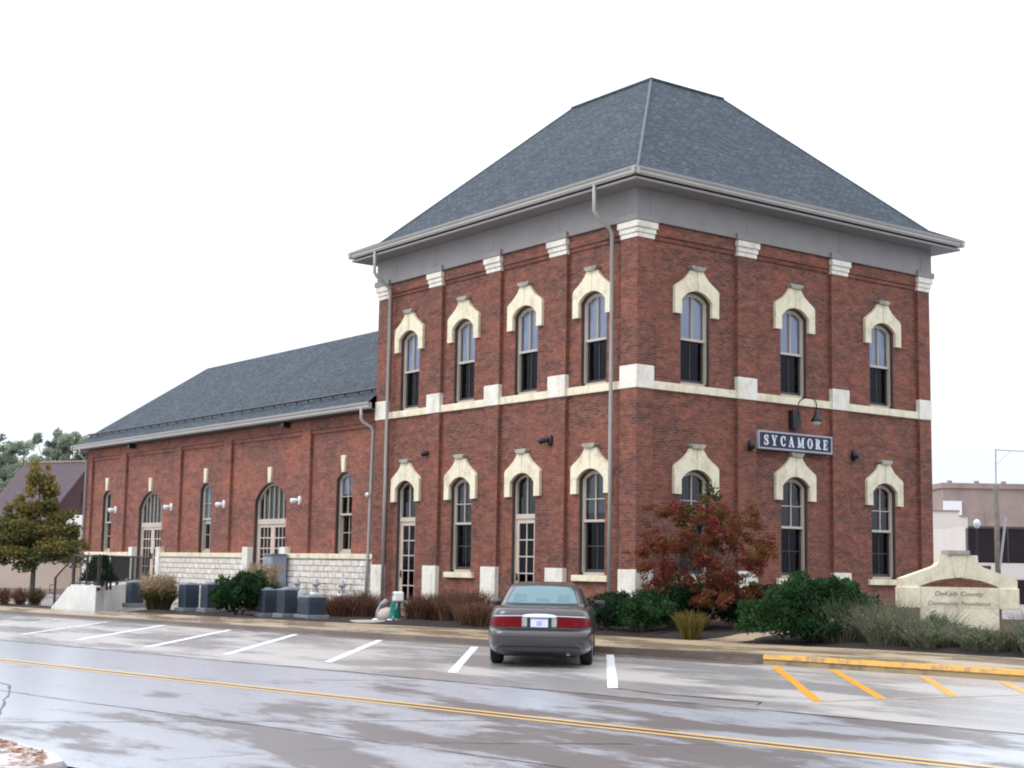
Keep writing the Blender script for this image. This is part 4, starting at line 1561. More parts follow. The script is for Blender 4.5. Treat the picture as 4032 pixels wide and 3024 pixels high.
def tree(name, at, label, group, trunk_h, crown_blobs, n, size, mat, seed, trunk_r=0.09, stems=None, var_z=None, per=10):
    rg = np.random.default_rng(seed)
    root = empty(name, at, 0, label, 'tree', group)
    tk = MB()
    tips = []
    if stems:
        tk_list = stems
    else:
        tk.tube([(0, 0, -0.1), (0.02, 0.01, trunk_h * 0.5), (0.0, 0.03, trunk_h), (0.05, 0, trunk_h * 1.9)], [trunk_r * 1.25, trunk_r, trunk_r * 0.85, trunk_r * 0.35], 9)
        tk_list = []
    for s in tk_list:
        tk.tube(s[0], s[1], 6)
    for bl in crown_blobs:
        c = np.array(bl[:3])
        b0 = np.array([0, 0, trunk_h * 0.95]) if not stems else np.array([c[0] * 0.35, c[1] * 0.35, c[2] * 0.5])
        mid = (b0 + c) / 2 + rg.normal(size=3) * 0.08
        tk.tube([b0, mid, c], [trunk_r * 0.4, trunk_r * 0.28, trunk_r * 0.12], 5)
    tk.build('trunk', 'bark', root)
    B = []
    for (cx, cy, cz, rx, ry, rz) in crown_blobs:
        for _ in range(per):
            d = rg.normal(size=3)
            d /= np.linalg.norm(d)
            q = rg.uniform(0.25, 0.5)
            r = rg.uniform(0.35, 0.95)
            B.append((cx + d[0] * rx * r, cy + d[1] * ry * r, cz + d[2] * rz * r, rx * q, ry * q, rz * q))
    P, k, d = blob_points(B, n, rg, 0.2)
    bv = rg.random(len(B))
    var = bv[k] * 0.55 + rg.random(n) * 0.3
    if var_z:
        var = var + var_z(P)
    quads_object('crown', leaves(P, size, rg, -0.1, 0.7), mat, root, np.clip(var, 0, 1))
    return root


def on_bed(u, v, dz=0.0):
    p = W(u, v)
    return (p.x, p.y, gz(p.x, p.y) + dz)


# ================================================================== PLANTING
# red maple in front of the tower corner
stems = []
rs = random.Random(4)
MX, MY = 2.2, 0.35
for i in range(9):
    a = 6.28 * i / 9 + rs.uniform(-0.2, 0.2)
    r1_, r2_ = rs.uniform(0.25, 0.45), rs.uniform(0.7, 1.25)
    stems.append(([(0.05 * math.cos(a), 0.05 * math.sin(a), -0.1), (r1_ * 0.5 * math.cos(a), r1_ * 0.5 * math.sin(a), 0.5), (r1_ * math.cos(a) * 1.4, r1_ * math.sin(a) * 1.4, 1.1), (r2_ * math.cos(a), r2_ * math.sin(a), 2.0)], [0.045, 0.035, 0.024, 0.01]))
mb_ = []
for i in range(72):
    a = rs.uniform(0, 6.28)
    q = math.sqrt(rs.random())
    zc = rs.uniform(0.7, 3.0)
    wmax = 1.95 * (1 - 0.26 * abs(zc - 1.6) / 1.2)
    mb_.append((wmax * q * math.cos(a), wmax * q * math.sin(a) * 0.9, zc, rs.uniform(0.3, 0.55), rs.uniform(0.3, 0.55), rs.uniform(0.22, 0.42)))
mb_ += [(0.1, 0.1, 3.2, 0.45, 0.45, 0.4), (-0.5, 0.2, 3.0, 0.4, 0.4, 0.3), (0.2, -0.2, 2.3, 0.5, 0.5, 0.4)]
tree('red_maple', (MX, MY, 0.36), 'small many stemmed maple with thin red and olive leaves before the tower corner', None, 0.6, mb_, 23000, 0.07, 'maple_leaf', 11, 0.03, stems,
     lambda P: np.where((np.hypot(P[:, 0] + 0.1, P[:, 1]) < 0.75) & (P[:, 2] > 1.5), -0.40, 0.12) - 0.12 * (P[:, 2] < 1.2), 5)

evergreen('juniper_bush', (7.05, -1.15, 0.25), [(0, 0, 0.66, 1.0, 1.0, 0.7), (0.45, 0.75, 0.6, 0.8, 0.8, 0.62), (-0.4, -0.5, 0.5, 0.8, 0.8, 0.52), (-0.1, 0.15, 1.05, 0.6, 0.6, 0.42), (0.25, 0.6, 1.08, 0.55, 0.55, 0.38), (0.35, -0.2, 0.35, 0.75, 0.75, 0.38)], 30000, 0.10, 'juniper', 21,
          'largest dark green bushy juniper between the red maple and the stone monument sign', 'bush')
box_at = [(W(0.75, -2.1), 0.72, 0.80, 'dark green yew right beside the parked car'), (W(1.75, -2.0), 0.8, 0.86, 'brighter green yew left of the yellow grass tuft'), (W(2.0, -0.7), 0.75, 0.92, 'dark green yew behind the other two, touching the maple stems'),
          (W(3.0, 0.5), 0.8, 0.92, 'dark green yew right of the maple stems, below the first end window'), (W(3.5, 1.4), 0.8, 0.95, 'dark green yew half hidden behind the big juniper')]
box_at = [((q[0].x, q[0].y),) + q[1:] for q in box_at]
for i, ((x, y), r, h, lab) in enumerate(box_at):
    evergreen('yew_bush', (x, y, gz(x, y)), [(0, 0, h * 0.55, r, r, h * 0.58), (0.2, 0.25, h * 0.6, r * 0.6, r * 0.6, h * 0.5), (-0.25, -0.1, h * 0.5, r * 0.6, r * 0.6, h * 0.5)], 11000, 0.08, 'juniper_dark' if i != 1 else 'juniper', 31 + i, lab, 'bush', 'clipped yews in the corner bed')
grass_clump('yellow_grass', on_bed(3.75, -2.75), 420, 0.22, 0.78, 0.22, 0.012, 'yellow_grass', 41, 'tuft of yellow green grass at the foot of the red maple')

# left bed: tall grasses, spreading juniper, brown perennials
AC = [(-20.85, -1.6), (-16.8, -2.2), (-15.34, -2.4), (-12.43, -2.4), (-11.22, -2.6), (-9.95, -2.7)]
grass_clump('feather_grass', on_bed(-17.9, -2.6), 1300, 0.36, 0.92, 0.36, 0.013, 'olive_grass', 51, 'tall grass clump with pale tan plumes beside the concrete landing', None, 'ornamental grass', 420, 'tan_grass')
evergreen('spreading_juniper', on_bed(-13.25, -2.85), [(0, 0, 0.62, 0.6, 0.7, 0.58), (0.4, 0.35, 0.8, 0.48, 0.5, 0.48), (-0.2, -0.22, 0.45, 0.5, 0.48, 0.42), (0.1, 0.15, 1.05, 0.42, 0.42, 0.32), (-0.3, -0.42, 0.55, 0.38, 0.34, 0.4)], 14000, 0.11, 'juniper', 61, 'spreading green juniper between two pairs of air conditioner units', 'bush')
grass_clump('feather_grass', on_bed(-16.24, 0.3), 1100, 0.42, 1.35, 0.42, 0.011, 'olive_grass', 52, 'wispy tan grass clump behind the spreading juniper below the arched double door', None, 'ornamental grass', 300, 'tan_grass')
br = [(-11.6, -0.2, 0.5, 0.74, 'low brown dried perennial right of the lowest widest air conditioner'), (-11.0, 0.3, 0.55, 0.86, 'low brown dried perennial below the gas meters by the tower corner'),
      (-6.85, -1.2, 0.5, 0.80, 'low brown dried perennial just right of the teal standpipe'), (-6.1, -0.9, 0.5, 0.86, 'low brown dried perennial under the second tower window'),
      (-5.2, -1.4, 0.55, 0.84, 'low brown dried perennial in front of the second base block'), (-4.35, -1.7, 0.6, 0.90, 'larger brown dried perennial left of the parked car'), (-3.4, -2.5, 0.5, 0.70, 'brown dried perennial nearest the parked car and kerb')]
for i, (u, v, r, h, lab) in enumerate(br):
    rgb = np.random.default_rng(170 + i)
    root = leafy_clump('brown_perennial', on_bed(u, v), 3000, r, r, h * 0.85, 0.075, 'brown_grass', 70 + i, lab, 'dried brown perennials along the street wall', 'perennial', 90)
    V, idx = blades(650, r * 0.8, h * 1.1, 0.34, rgb, 0.009, 0.25)
    quads_object('blades', V, 'brown_grass', root, rgb.random(650)[idx])

# grey green sage in front of the monument sign
sg_at = [(7.6, -2.5, 0.6, 0.95), (8.2, -2.1, 0.6, 1.05), (8.75, -2.7, 0.55, 0.8), (9.35, -2.2, 0.6, 0.58), (9.8, -2.8, 0.55, 0.46), (10.4, -2.3, 0.6, 0.5), (10.95, -2.8, 0.55, 0.46), (11.5, -2.3, 0.6, 0.58), (12.2, -2.8, 0.6, 0.75), (8.0, -1.0, 0.6, 1.0), (9.0, -0.9, 0.6, 0.7), (11.4, -1.0, 0.6, 0.8)]
sg_lab = ['wispy grey green sage touching the right side of the big juniper', 'tall wispy sage second from the juniper, nearer the kerb', 'wispy sage left of the sign base, at the front of the bed', 'wispy sage in front of the left end of the sign panel',
          'low wispy sage at the bed front below the left half of the sign', 'wispy sage in front of the middle of the sign', 'low wispy sage at the bed front below the right half of the sign', 'wispy sage in front of the right end of the sign',
          'wispy sage nearest the right edge of the photo', 'tall wispy sage behind the front row, close to the juniper', 'wispy sage behind the front row, close to the left sign wing', 'wispy sage behind the front row, close to the right sign wing']
for i, (u, v, r, h) in enumerate(sg_at):
    rgb = np.random.default_rng(190 + i)
    root = leafy_clump('sage_plant', on_bed(u, v), 3200, r, r, h * 0.8, 0.075, 'sage', 90 + i, sg_lab[i], 'sage plants in front of the monument sign', 'plant', 80)
    V, idx = blades(260, r * 0.7, h * 1.15, 0.5, rgb, 0.006, 0.15)
    quads_object('stalks', V, 'sage', root, 0.3 + 0.7 * rgb.random(260)[idx])

# grey hoop leaning behind the juniper
hp = empty('garden_hoop', on_bed(5.15, -1.1), R(-53), 'thin grey metal hoop standing at the left side of the big juniper', 'hoop')
b = MB()
b.tube([(0.48 * math.cos(a), 0.0, 0.50 + 0.5 * math.sin(a)) for a in np.linspace(0, 2 * math.pi, 33)], 0.012, 6, cap=False)
b.build('ring', 'galv', hp, smooth=True)
b = MB()
b.tube([(0, 0.02, -0.1), (0, 0.02, 0.1)], 0.01, 5)
b.build('peg', 'galv', hp)

# fallen leaves on the near pavement
rg = np.random.default_rng(5)
N = 380
uu = rg.uniform(9.4, 12.6, N)
vv = np.interp(uu, [9, 10.15, 11, 12, 12.7], [-23.74, -23.84, -23.96, -24.14, -24.6]) - np.abs(rg.normal(0, 0.16, N)) - 0.02
P = np.array([list(W(a, c, 0.068 + 0.01 * rg.random())) for a, c in zip(uu, vv)])
V = leaves(P, 0.09, rg, 0, 0.7)
V[:, :, 2] = 0.066 + np.abs(V[:, :, 2] - V[:, :, 2].mean(1, keepdims=True)) * 0.35
tag(quads_object('fallen_leaves', V, 'dead_leaf', None, rg.random(N)), 'rusty fallen leaves lying along the near kerb corner', 'leaves', None, 'stuff')

# ================================================================== WALL FITTINGS
SX = 0.0
sign = empty('station_sign', (0.02, 6.145, 5.52), 0, 'long navy name board lettered SYCAMORE with a pale frame on the end wall', 'sign')


def LS(s, z, n):
    return (n, s, z)


hwS, hhS = 1.545, 0.235
b = MB()
rect(b, LS, -hwS, hwS, -hhS, hhS, -0.06, 0.05)
b.build('board', 'navy', sign)
b = MB()
rect(b, LS, -hwS - 0.03, hwS + 0.03, hhS - 0.022, hhS + 0.03, -0.065, 0.075)
rect(b, LS, -hwS - 0.03, hwS + 0.03, -hhS - 0.03, -hhS + 0.022, -0.065, 0.075)
rect(b, LS, -hwS - 0.03, -hwS + 0.022, -hhS + 0.022, hhS - 0.022, -0.065, 0.075)
rect(b, LS, hwS - 0.022, hwS + 0.03, -hhS + 0.022, hhS - 0.022, -0.065, 0.075)
b.build('sign_frame', 'sign_edge', sign)


def stroke(pts, ws):
    """variable-width ribbon polygon list along a 2-D path"""
    q = []
    L, Rr = [], []
    for i, (x, y) in enumerate(pts):
        a = pts[max(0, i - 1)]
        c = pts[min(len(pts) - 1, i + 1)]
        dx, dy = c[0] - a[0], c[1] - a[1]
        l = math.hypot(dx, dy) or 1
        w_ = ws[i] if isinstance(ws, (list, tuple)) else ws
        L.append((x - dy / l * w_ / 2, y + dx / l * w_ / 2))
        Rr.append((x + dy / l * w_ / 2, y - dx / l * w_ / 2))
    for i in range(len(pts) - 1):
        q.append([Rr[i], Rr[i + 1], L[i + 1], L[i]])
    return q


def rc(x0, x1, y0, y1):
    return [[(x0, y0), (x1, y0), (x1, y1), (x0, y1)]]


def oval(a0, a1, cx, cy, rx, ry, thick, thin, n=22):
    pts, ws = [], []
    for i in range(n + 1):
        a = R(a0 + (a1 - a0) * i / n)
        pts.append((cx + rx * math.cos(a), cy + ry * math.sin(a)))
        ws.append(thin + (thick - thin) * abs(math.cos(a)) ** 1.3)
    return stroke(pts, ws)


TK, TN, SF = 0.20, 0.085, 0.085
LET = {
    'S': stroke([(0.58, 0.74), (0.52, 0.88), (0.36, 0.95), (0.20, 0.90), (0.13, 0.76), (0.20, 0.62), (0.36, 0.52), (0.52, 0.40), (0.58, 0.24), (0.50, 0.10), (0.34, 0.05), (0.18, 0.11), (0.10, 0.28)], [0.05, 0.09, 0.1, 0.13, 0.17, 0.2, 0.22, 0.2, 0.17, 0.13, 0.1, 0.09, 0.05]) + rc(0.53, 0.61, 0.64, 0.98) + rc(0.06, 0.14, 0.02, 0.36),
    'Y': stroke([(0.08, 0.96), (0.34, 0.42)], TK) + stroke([(0.62, 0.96), (0.37, 0.42)], TN) + rc(0.26, 0.46, 0.03, 0.48) + rc(0.14, 0.58, 0, SF) + rc(-0.04, 0.28, 1 - SF, 1) + rc(0.46, 0.76, 1 - SF, 1),
    'C': oval(48, 312, 0.38, 0.5, 0.28, 0.455, 0.2, 0.085) + rc(0.56, 0.64, 0.60, 0.98) + rc(0.58, 0.64, 0.08, 0.30),
    'A': stroke([(0.34, 1.0), (0.10, 0.03)], TN) + stroke([(0.34, 1.0), (0.62, 0.03)], TK) + rc(0.18, 0.52, 0.28, 0.36) + rc(-0.02, 0.26, 0, SF) + rc(0.44, 0.80, 0, SF),
    'M': rc(0.10, 0.19, 0.03, 0.97) + stroke([(0.13, 0.97), (0.42, 0.06)], TK * 0.9) + stroke([(0.74, 0.97), (0.44, 0.06)], TN) + rc(0.68, 0.88, 0.03, 0.97) + rc(0.0, 0.30, 0, SF) + rc(0.58, 0.98, 0, SF) + rc(0.0, 0.2, 1 - SF, 1) + rc(0.70, 0.98, 1 - SF, 1),
    'O': oval(0, 360, 0.38, 0.5, 0.28, 0.455, 0.2, 0.085, 30),
    'R': rc(0.10, 0.30, 0.03, 0.97) + oval(-90, 90, 0.34, 0.735, 0.22, 0.225, 0.18, 0.08, 14) + rc(0.28, 0.36, 0.92, 1.0) + rc(0.28, 0.36, 0.47, 0.55) + stroke([(0.36, 0.5), (0.62, 0.03)], TK) + rc(0.0, 0.40, 0, SF) + rc(0.54, 0.78, 0, SF) + rc(0.0, 0.2, 1 - SF, 1),
    'E': rc(0.10, 0.30, 0.03, 0.97) + rc(0.0, 0.62, 0, SF) + rc(0.0, 0.62, 1 - SF, 1) + rc(0.28, 0.46, 0.46, 0.54) + rc(0.55, 0.63, 0.02, 0.28) + rc(0.55, 0.63, 0.72, 0.98) + rc(0.44, 0.51, 0.36, 0.64),
}
word = 'SYCAMORE'
hgt = 0.30
cells = [-1.24, -0.90, -0.55, -0.185, 0.215, 0.60, 0.955, 1.27]
for i, chh in enumerate(word):
    b = MB()
    polys = LET[chh]
    xs = [q[0] for p_ in polys for q in p_]
    mid = (min(xs) + max(xs)) / 2
    for k, p_ in enumerate(polys):
        area = sum(p_[j][0] * p_[(j + 1) % 4][1] - p_[(j + 1) % 4][0] * p_[j][1] for j in range(4))
        if area < 0:
            p_ = p_[::-1]
        dd = 0.066 + 0.0004 * k
        b.prism([(cells[i] + (x - mid) * hgt * 0.98, (y - 0.5) * hgt) for x, y in p_], LS, 0.045, dd)
    b.build('letter', 'letter', sign)

gl = empty('gooseneck_lamp', (0, 6.22, 6.2), 0, 'black gooseneck wall lamp with back plate above the navy name board', 'lamp')
b = MB()
b.box(-0.12, 0.06, -0.17, 0.17, -0.27, 0.27)
b.build('back_plate', 'black', gl)
b = MB()
pts = [(0.05, 0.05, 0.05), (0.06, 0.06, 0.38)] + [(0.33 - 0.27 * math.cos(a), 0.15 - 0.09 * math.cos(a), 0.42 + 0.22 * math.sin(a)) for a in np.linspace(0.0, math.pi, 9)] + [(0.60, 0.24, 0.20)]
b.tube(pts, 0.018, 7)
b.build('arm', 'black', gl, smooth=True)
b = MB()
b.lathe([(0.03, 0.30), (0.065, 0.26), (0.075, 0.14), (0.09, 0.10), (0.17, -0.02), (0.17, -0.06), (0.155, -0.06)], (0.60, 0.24, -0.02), 18)
b.build('lamp_shade', 'black', gl, smooth=True)
b = MB()
b.lathe([(0.02, -0.17), (0.08, -0.15), (0.12, -0.10), (0.13, -0.055)], (0.60, 0.24, -0.02), 16)
b.build('lamp_globe', 'globe', gl, smooth=True)


def floodlight(name, loc, rz, mat, label, group, head=0.1):
    r_ = empty(name, loc, rz, label, 'floodlight', group)
    b = MB()
    b.lathe([(0.10, 0.0), (0.10, 0.06), (0.06, 0.09)], (0, 0, 0), 14, 'Y')
    for i in range(len(b.v)):
        b.v[i] = (b.v[i][0], -b.v[i][1], b.v[i][2] * 1.7)
    b.build('mount', mat, r_)
    hd = MB()
    d = Vector((-0.62, -0.60, -0.16)).normalized()
    p0 = Vector((0.0, -0.08, 0.02))
    hd.tube([p0, p0 + d * 0.05, p0 + d * 0.12, p0 + d * 0.26, p0 + d * 0.29], [0.035, 0.05, head * 0.8, head, head * 0.85], 14)
    hd.build('lamp_head', mat, r_, smooth=True)
    return r_


fb = [((-10.02, 0.12, 5.36), 0, 'black floodlight on the street wall between the two left lower windows'), ((-3.69, 0.0, 5.40), 0, 'black floodlight on the street wall above right of the middle tower door'),
      ((0, 4.32, 5.31), R(90), 'black floodlight at the left end of the name board'), ((-0.12, 8.9, 5.30), R(90), 'black floodlight to the right of the name board')]
f0 = None
for loc, rz, lab in fb:
    if f0 is None:
        f0 = q = floodlight('floodlight', loc, rz, 'black', lab, 'black floodlights on the tower')
    else:
        q = copy_tree(f0)
        q.location, q.rotation_euler = loc, (0, 0, rz)
        q['label'] = lab
wb = [(-36.3, 'white floodlight right of the far narrow wing window'), (-30.1, 'white floodlight right of the far arched double door'), (-25.0, 'white floodlight right of the middle narrow wing window'), (-18.72, 'white floodlight right of the near arched double door')]
f0 = None
for x, lab in wb:
    if f0 is None:
        f0 = q = floodlight('floodlight', (x, WY, 4.05), 0, 'white', lab, 'white floodlights on the wing', 0.11)
    else:
        q = copy_tree(f0)
        q.location = (x, WY, 4.05)
        q['label'] = lab
q = copy_tree(f0)
q.location, q.rotation_euler = (WX0 - 0.005, 0.4, 4.0), (0, 0, R(-90))
q['label'] = 'white floodlight round the far end corner of the wing'
sp = empty('wall_sensor', (-13.55, -0.07, 4.1), 0, 'small white round sensor fixed at the downspout where wing meets tower', 'sensor')
b = MB()
b.lathe([(0.05, 0.0), (0.085, 0.04), (0.085, 0.10), (0.05, 0.14)], (0, -0.14, 0), 12, 'Y')
b.build('housing', 'white', sp, smooth=True)
b = MB()
b.lathe([(0.03, -0.16), (0.04, -0.14)], (0, 0, 0), 10, 'Y')
b.build('lens', 'grey_cab', sp)

# notices behind the door glass
b = MB()
b.box(-0.12, 0.12, -0.004, 0.004, 0, 0.30)
o = b.build('notice', 'white')
o.location = (-11.56, 0.31, 2.28)
tag(o, 'white paper notice taped in the narrow tower door beside the wing', 'notice')
b = MB()
b.box(-0.13, 0.13, -0.004, 0.004, 0, 0.24)
b.face([(-0.13, -0.005, 0.24), (0.13, -0.005, 0.24), (0.0, -0.005, 0.34)])
o = b.build('notice', 'white')
o.location = (-32.55, 0.415, 2.36)
tag(o, 'small white notice on the far arched double door', 'notice')

# electric cabinet, gas meters
cb = empty('electric_cabinet', (-19.62, -0.35, 0.05), 0, 'tall pale grey electric cabinet against the rough stone base', 'cabinet')
b = MB()
b.box(-0.36, 0.36, -0.28, 0.30, 0.35, 1.98)
b.build('housing', 'grey_cab', cb, bevel=0.02)
b = MB()
b.box(-0.32, 0.32, -0.31, -0.282, 0.42, 1.92)
b.build('door', 'grey_cab', cb, bevel=0.01)
b = MB()
b.box(-0.40, 0.40, -0.34, 0.31, 1.982, 2.04)
b.build('lid', 'ac_light', cb)
b = MB()
for x in (-0.22, 0.0, 0.22):
    b.tube([(x, -0.05, -0.05), (x, -0.05, 0.36)], 0.05, 8)
b.build('conduit', 'grey_cab', cb)
b = MB()
b.lathe([(0.10, -0.46), (0.11, -0.43), (0.13, -0.38), (0.13, -0.312)], (-0.12, 0, 1.2), 16, 'Y')
b.build('meter_dial', 'galv', cb, smooth=True)

gm = None
for x, lab in ((-18.05, 'gas meter with grey regulator nearest the electric cabinet'), (-16.68, 'middle gas meter with round white body on the stone base'), (-14.85, 'gas meter with round white body nearest the tower corner')):
    if gm is None:
        gm = q = empty('gas_meter', (x, -0.25, 0.05), 0, lab, 'gas meter', 'gas meters along the stone base')
        b = MB()
        b.box(-0.20, 0.20, -0.14, 0.14, 0.42, 0.70)
        b.lathe([(0.0001, -0.19), (0.13, -0.18), (0.17, -0.14)], (0, 0, 0.55), 18, 'Y')
        b.build('meter_body', 'white', q, bevel=0.03)
        b = MB()
        b.lathe([(0.05, 0.88), (0.10, 0.92), (0.14, 0.96), (0.14, 1.0), (0.09, 1.06), (0.05, 1.16)], (0.02, 0, 0), 16)
        b.build('regulator', 'galv', q, smooth=True)
        b = MB()
        b.tube([(-0.16, 0, 0.7), (-0.16, 0, 0.82), (0.02, 0, 0.86), (0.02, 0, 0.92)], 0.025, 7)
        b.tube([(0.16, 0, 0.7), (0.16, 0, 1.02), (0.16, 0.3, 1.02)], 0.025, 7)
        b.tube([(0.16, 0, 0.84), (-0.16, 0, 0.76)], 0.02, 7)
        b.box(-0.04, 0.04, -0.04, 0.04, -0.1, 0.82)
        b.build('pipework', 'galv', q, smooth=True)
    else:
        q = copy_tree(gm)
        q.location.x = x
        q['label'] = lab


# air conditioner condensers
def condenser(at, wx, wy, h, label, group):
    r_ = empty('air_conditioner', at, 0, label, 'air conditioner', group)
    b = MB()
    b.box(-wx / 2 - 0.08, wx / 2 + 0.08, -wy / 2 - 0.08, wy / 2 + 0.08, -0.08, 0.07)
    b.build('pad', 'concrete_pad', r_, bevel=0.015)
    b = MB()
    b.box(-wx / 2, wx / 2, -wy / 2, wy / 2, 0.07, h - 0.06)
    b.build('cabinet', 'ac', r_, bevel=0.03)
    b = MB()                                 # louvred sides: one part, fine slats
    n = int((h - 0.26) / 0.05)
    for i in range(n):
        z = 0.14 + i * 0.05
        b.box(-wx / 2 + 0.05, wx / 2 - 0.05, -wy / 2 - 0.012, -wy / 2 - 0.001, z, z + 0.026)
        b.box(wx / 2 + 0.001, wx / 2 + 0.012, -wy / 2 + 0.05, wy / 2 - 0.05, z, z + 0.026)
    b.build('louvres', 'ac', r_)
    b = MB()
    b.box(-wx / 2 - 0.015, wx / 2 + 0.015, -wy / 2 - 0.015, wy / 2 + 0.015, h - 0.058, h - 0.01)
    b.build('top_panel', 'ac_light', r_, bevel=0.012)
    b = MB()
    b.lathe([(min(wx, wy) * 0.42, h - 0.009), (min(wx, wy) * 0.40, h + 0.02), (0.1, h + 0.03), (0.09, h + 0.045), (0.001, h + 0.05)], (0, 0, 0), 20)
    b.build('fan_guard', 'ac_light', r_)
    return r_


ac_spec = [(0.48, 0.48, 0.82, 'lone dark grey air conditioner beside the concrete landing'), (0.52, 0.52, 0.86, 'dark grey air conditioner right of the tan plumed grass'), (0.5, 0.5, 0.86, 'dark grey air conditioner half hidden by the spreading juniper'),
           (0.44, 0.46, 0.80, 'dark grey air conditioner just right of the spreading juniper'), (0.47, 0.48, 0.81, 'tall dark grey air conditioner in the middle of the right hand three'), (0.66, 0.60, 0.62, 'low wide dark grey air conditioner at the right end of the row')]
for (u, v), (wx, wy, h, lab) in zip(AC, ac_spec):
    condenser(on_bed(u, v, 0.08), wx, wy, h, lab, 'air conditioners in the planting bed')

# teal and white hose pump, pale drum, cover slab, downspout elbow
tp = empty('hose_pump', on_bed(-7.2, -1.9), R(-20), 'teal standpipe with curved hose and grey white box standing in the mulch', 'standpipe')
b = MB()
b.tube([(0.0, 0, -0.05), (-0.02, 0, 0.22), (0.02, 0, 0.42), (0.13, 0, 0.58), (0.27, 0, 0.64)], [0.17, 0.17, 0.16, 0.14, 0.11], 12)
b.build('pipe', 'teal', tp, smooth=True)
b = MB()
b.box(0.16, 0.48, -0.14, 0.14, 0.56, 0.84)
b.build('box', 'white', tp, bevel=0.05)
b = MB()
b.box(0.22, 0.42, -0.15, -0.141, 0.72, 0.80)
b.build('window_slot', 'grey_cab', tp)
b = MB()
b.tube([(0.36, -0.02, 0.58), (0.38, -0.05, 0.35), (0.26, -0.1, 0.12), (0.18, -0.1, 0.02)], 0.035, 8)
b.build('hose', 'galv', tp, smooth=True)
b = MB()
b.box(-0.20, 0.20, -0.20, 0.20, -0.04, 0.05)
b.build('foot', 'white', tp, bevel=0.03)
dr = empty('garden_stone', on_bed(-7.97, -1.5), 0, 'rounded pale pinkish stone lying beside the teal standpipe', 'stone')
b = MB()
b.lathe([(0.05, -0.06), (0.22, 0.0), (0.29, 0.12), (0.28, 0.25), (0.20, 0.36), (0.08, 0.41), (0.01, 0.42)], (0, 0, 0), 18)
M['pink_stone'] = stone_mat('pink_stone', (0.52, 0.44, 0.38), (0.36, 0.30, 0.27))
b.build('body', 'pink_stone', dr, smooth=True)
cs = empty('cover_slab', on_bed(-7.35, -2.75), ROADA, 'flat pale concrete access cover lying in the mulch', 'cover')
b = MB()
b.lathe([(0.56, -0.05), (0.57, 0.02), (0.54, 0.05)], (0, 0, 0), 24)
b.build('slab', 'lime_grey', cs)
b = MB()
b.lathe([(0.10, 0.051), (0.09, 0.062)], (0.2, 0, 0), 12)
b.build('handle', 'galv', cs)
el = empty('drain_elbow', on_bed(-8.62, -1.3), R(-40), 'dark bent drain elbow with a white collar at the tower base', 'drain')
b = MB()
b.tube([(0.25, 0.3, 0.62), (0.1, 0.15, 0.5), (0.0, 0.05, 0.32), (-0.02, 0, 0.06)], 0.075, 10)
b.build('pipe', 'galv', el, smooth=True)
b = MB()
b.lathe([(0.14, -0.04), (0.15, 0.06), (0.11, 0.09)], (-0.02, 0, 0), 14)
b.build('collar', 'white', el)

# ================================================================== CONCRETE LANDING WITH STAIRS
# long raised walk running from the pavement back to the far double door
K = W(-18.35, -4.72)
doorp = Vector((-31.4, 0.0, 0))
land = empty('concrete_landing', (K.x, K.y, 0.05), 0, 'white concrete landing with side stairs in front of the wing', 'landing')
ddir = (doorp - K)
dlen = ddir.length
ddir.normalize()
frontd = -UD
LT = 0.87
WIDTH = 1.55


def LP(p, z):
    return (p.x - K.x, p.y - K.y, z - 0.05)


A0 = K.copy()
A1 = K + frontd * WIDTH
B0 = doorp.copy()
B1 = doorp + Vector((-2.6, 0, 0))
b = MB()
poly = [A0, B0, B1, A1]
b.face([LP(p, LT) for p in [A0, B0, B1, A1]])
for p, q in zip(poly, poly[1:] + poly[:1]):
    b.face([LP(p, -0.05), LP(p, LT), LP(q, LT), LP(q, -0.05)][::-1])
b.build('slab', 'concrete', land, weld=True)
# curb plinth on the near edges
b = MB()
b.obox(LP(A0.lerp(A1, 0.5) + VD * 0.09, LT + 0.03), UD, VD, (0, 0, 1), WIDTH / 2, 0.085, 0.03)
b.build('coping', 'concrete', land)
# stairs along the front, rising from the left
st = MB()
for i in range(4):
    z1 = LT - (i + 1) * 0.165
    s0 = A1 + frontd * (0.27 * i)
    c_ = s0 + frontd * 0.135 + VD * 0.75
    st.obox(LP(c_, z1 / 2 - 0.02), UD, VD, (0, 0, 1), 0.135, 0.66, (z1 + 0.04) / 2)
st.build('stairs', 'concrete', land)
ck = MB()
P = [A1, A1 + frontd * 1.1]
pr_ = [(0, -0.05), (0, LT), (0.12, LT), (1.12, 0.14), (1.12, -0.05)]
ck.prism([(-a, z) for a, z in pr_][::-1] if False else [(a, z) for a, z in pr_], lambda a, z, n: LP(A1 + frontd * (a + 0.003) - VD * (n - 0.16), z), 0.0, 0.16)
ck.build('stair_cheek', 'concrete', land)


def railing(name, pts, h, parent):
    """pipe rail with posts and pickets along a list of floor points (local)"""
    b = MB()
    pts = [Vector(p) for p in pts]
    for p, q in zip(pts, pts[1:]):
        for hh in (h, 0.12):
            b.tube([p + Vector((0, 0, hh)), q + Vector((0, 0, hh))], 0.03, 6)
        L = (q - p).length
        n = max(2, int(L / 0.16))
        for i in range(1, n):
            r_ = p.lerp(q, i / n)
            b.tube([r_ + Vector((0, 0, 0.12)), r_ + Vector((0, 0, h))], 0.007, 4, cap=False)
    for p in pts:
        b.tube([p + Vector((0, 0, -0.12)), p + Vector((0, 0, h + 0.02))], 0.042, 7)
    return b.build(name, 'rail', parent)


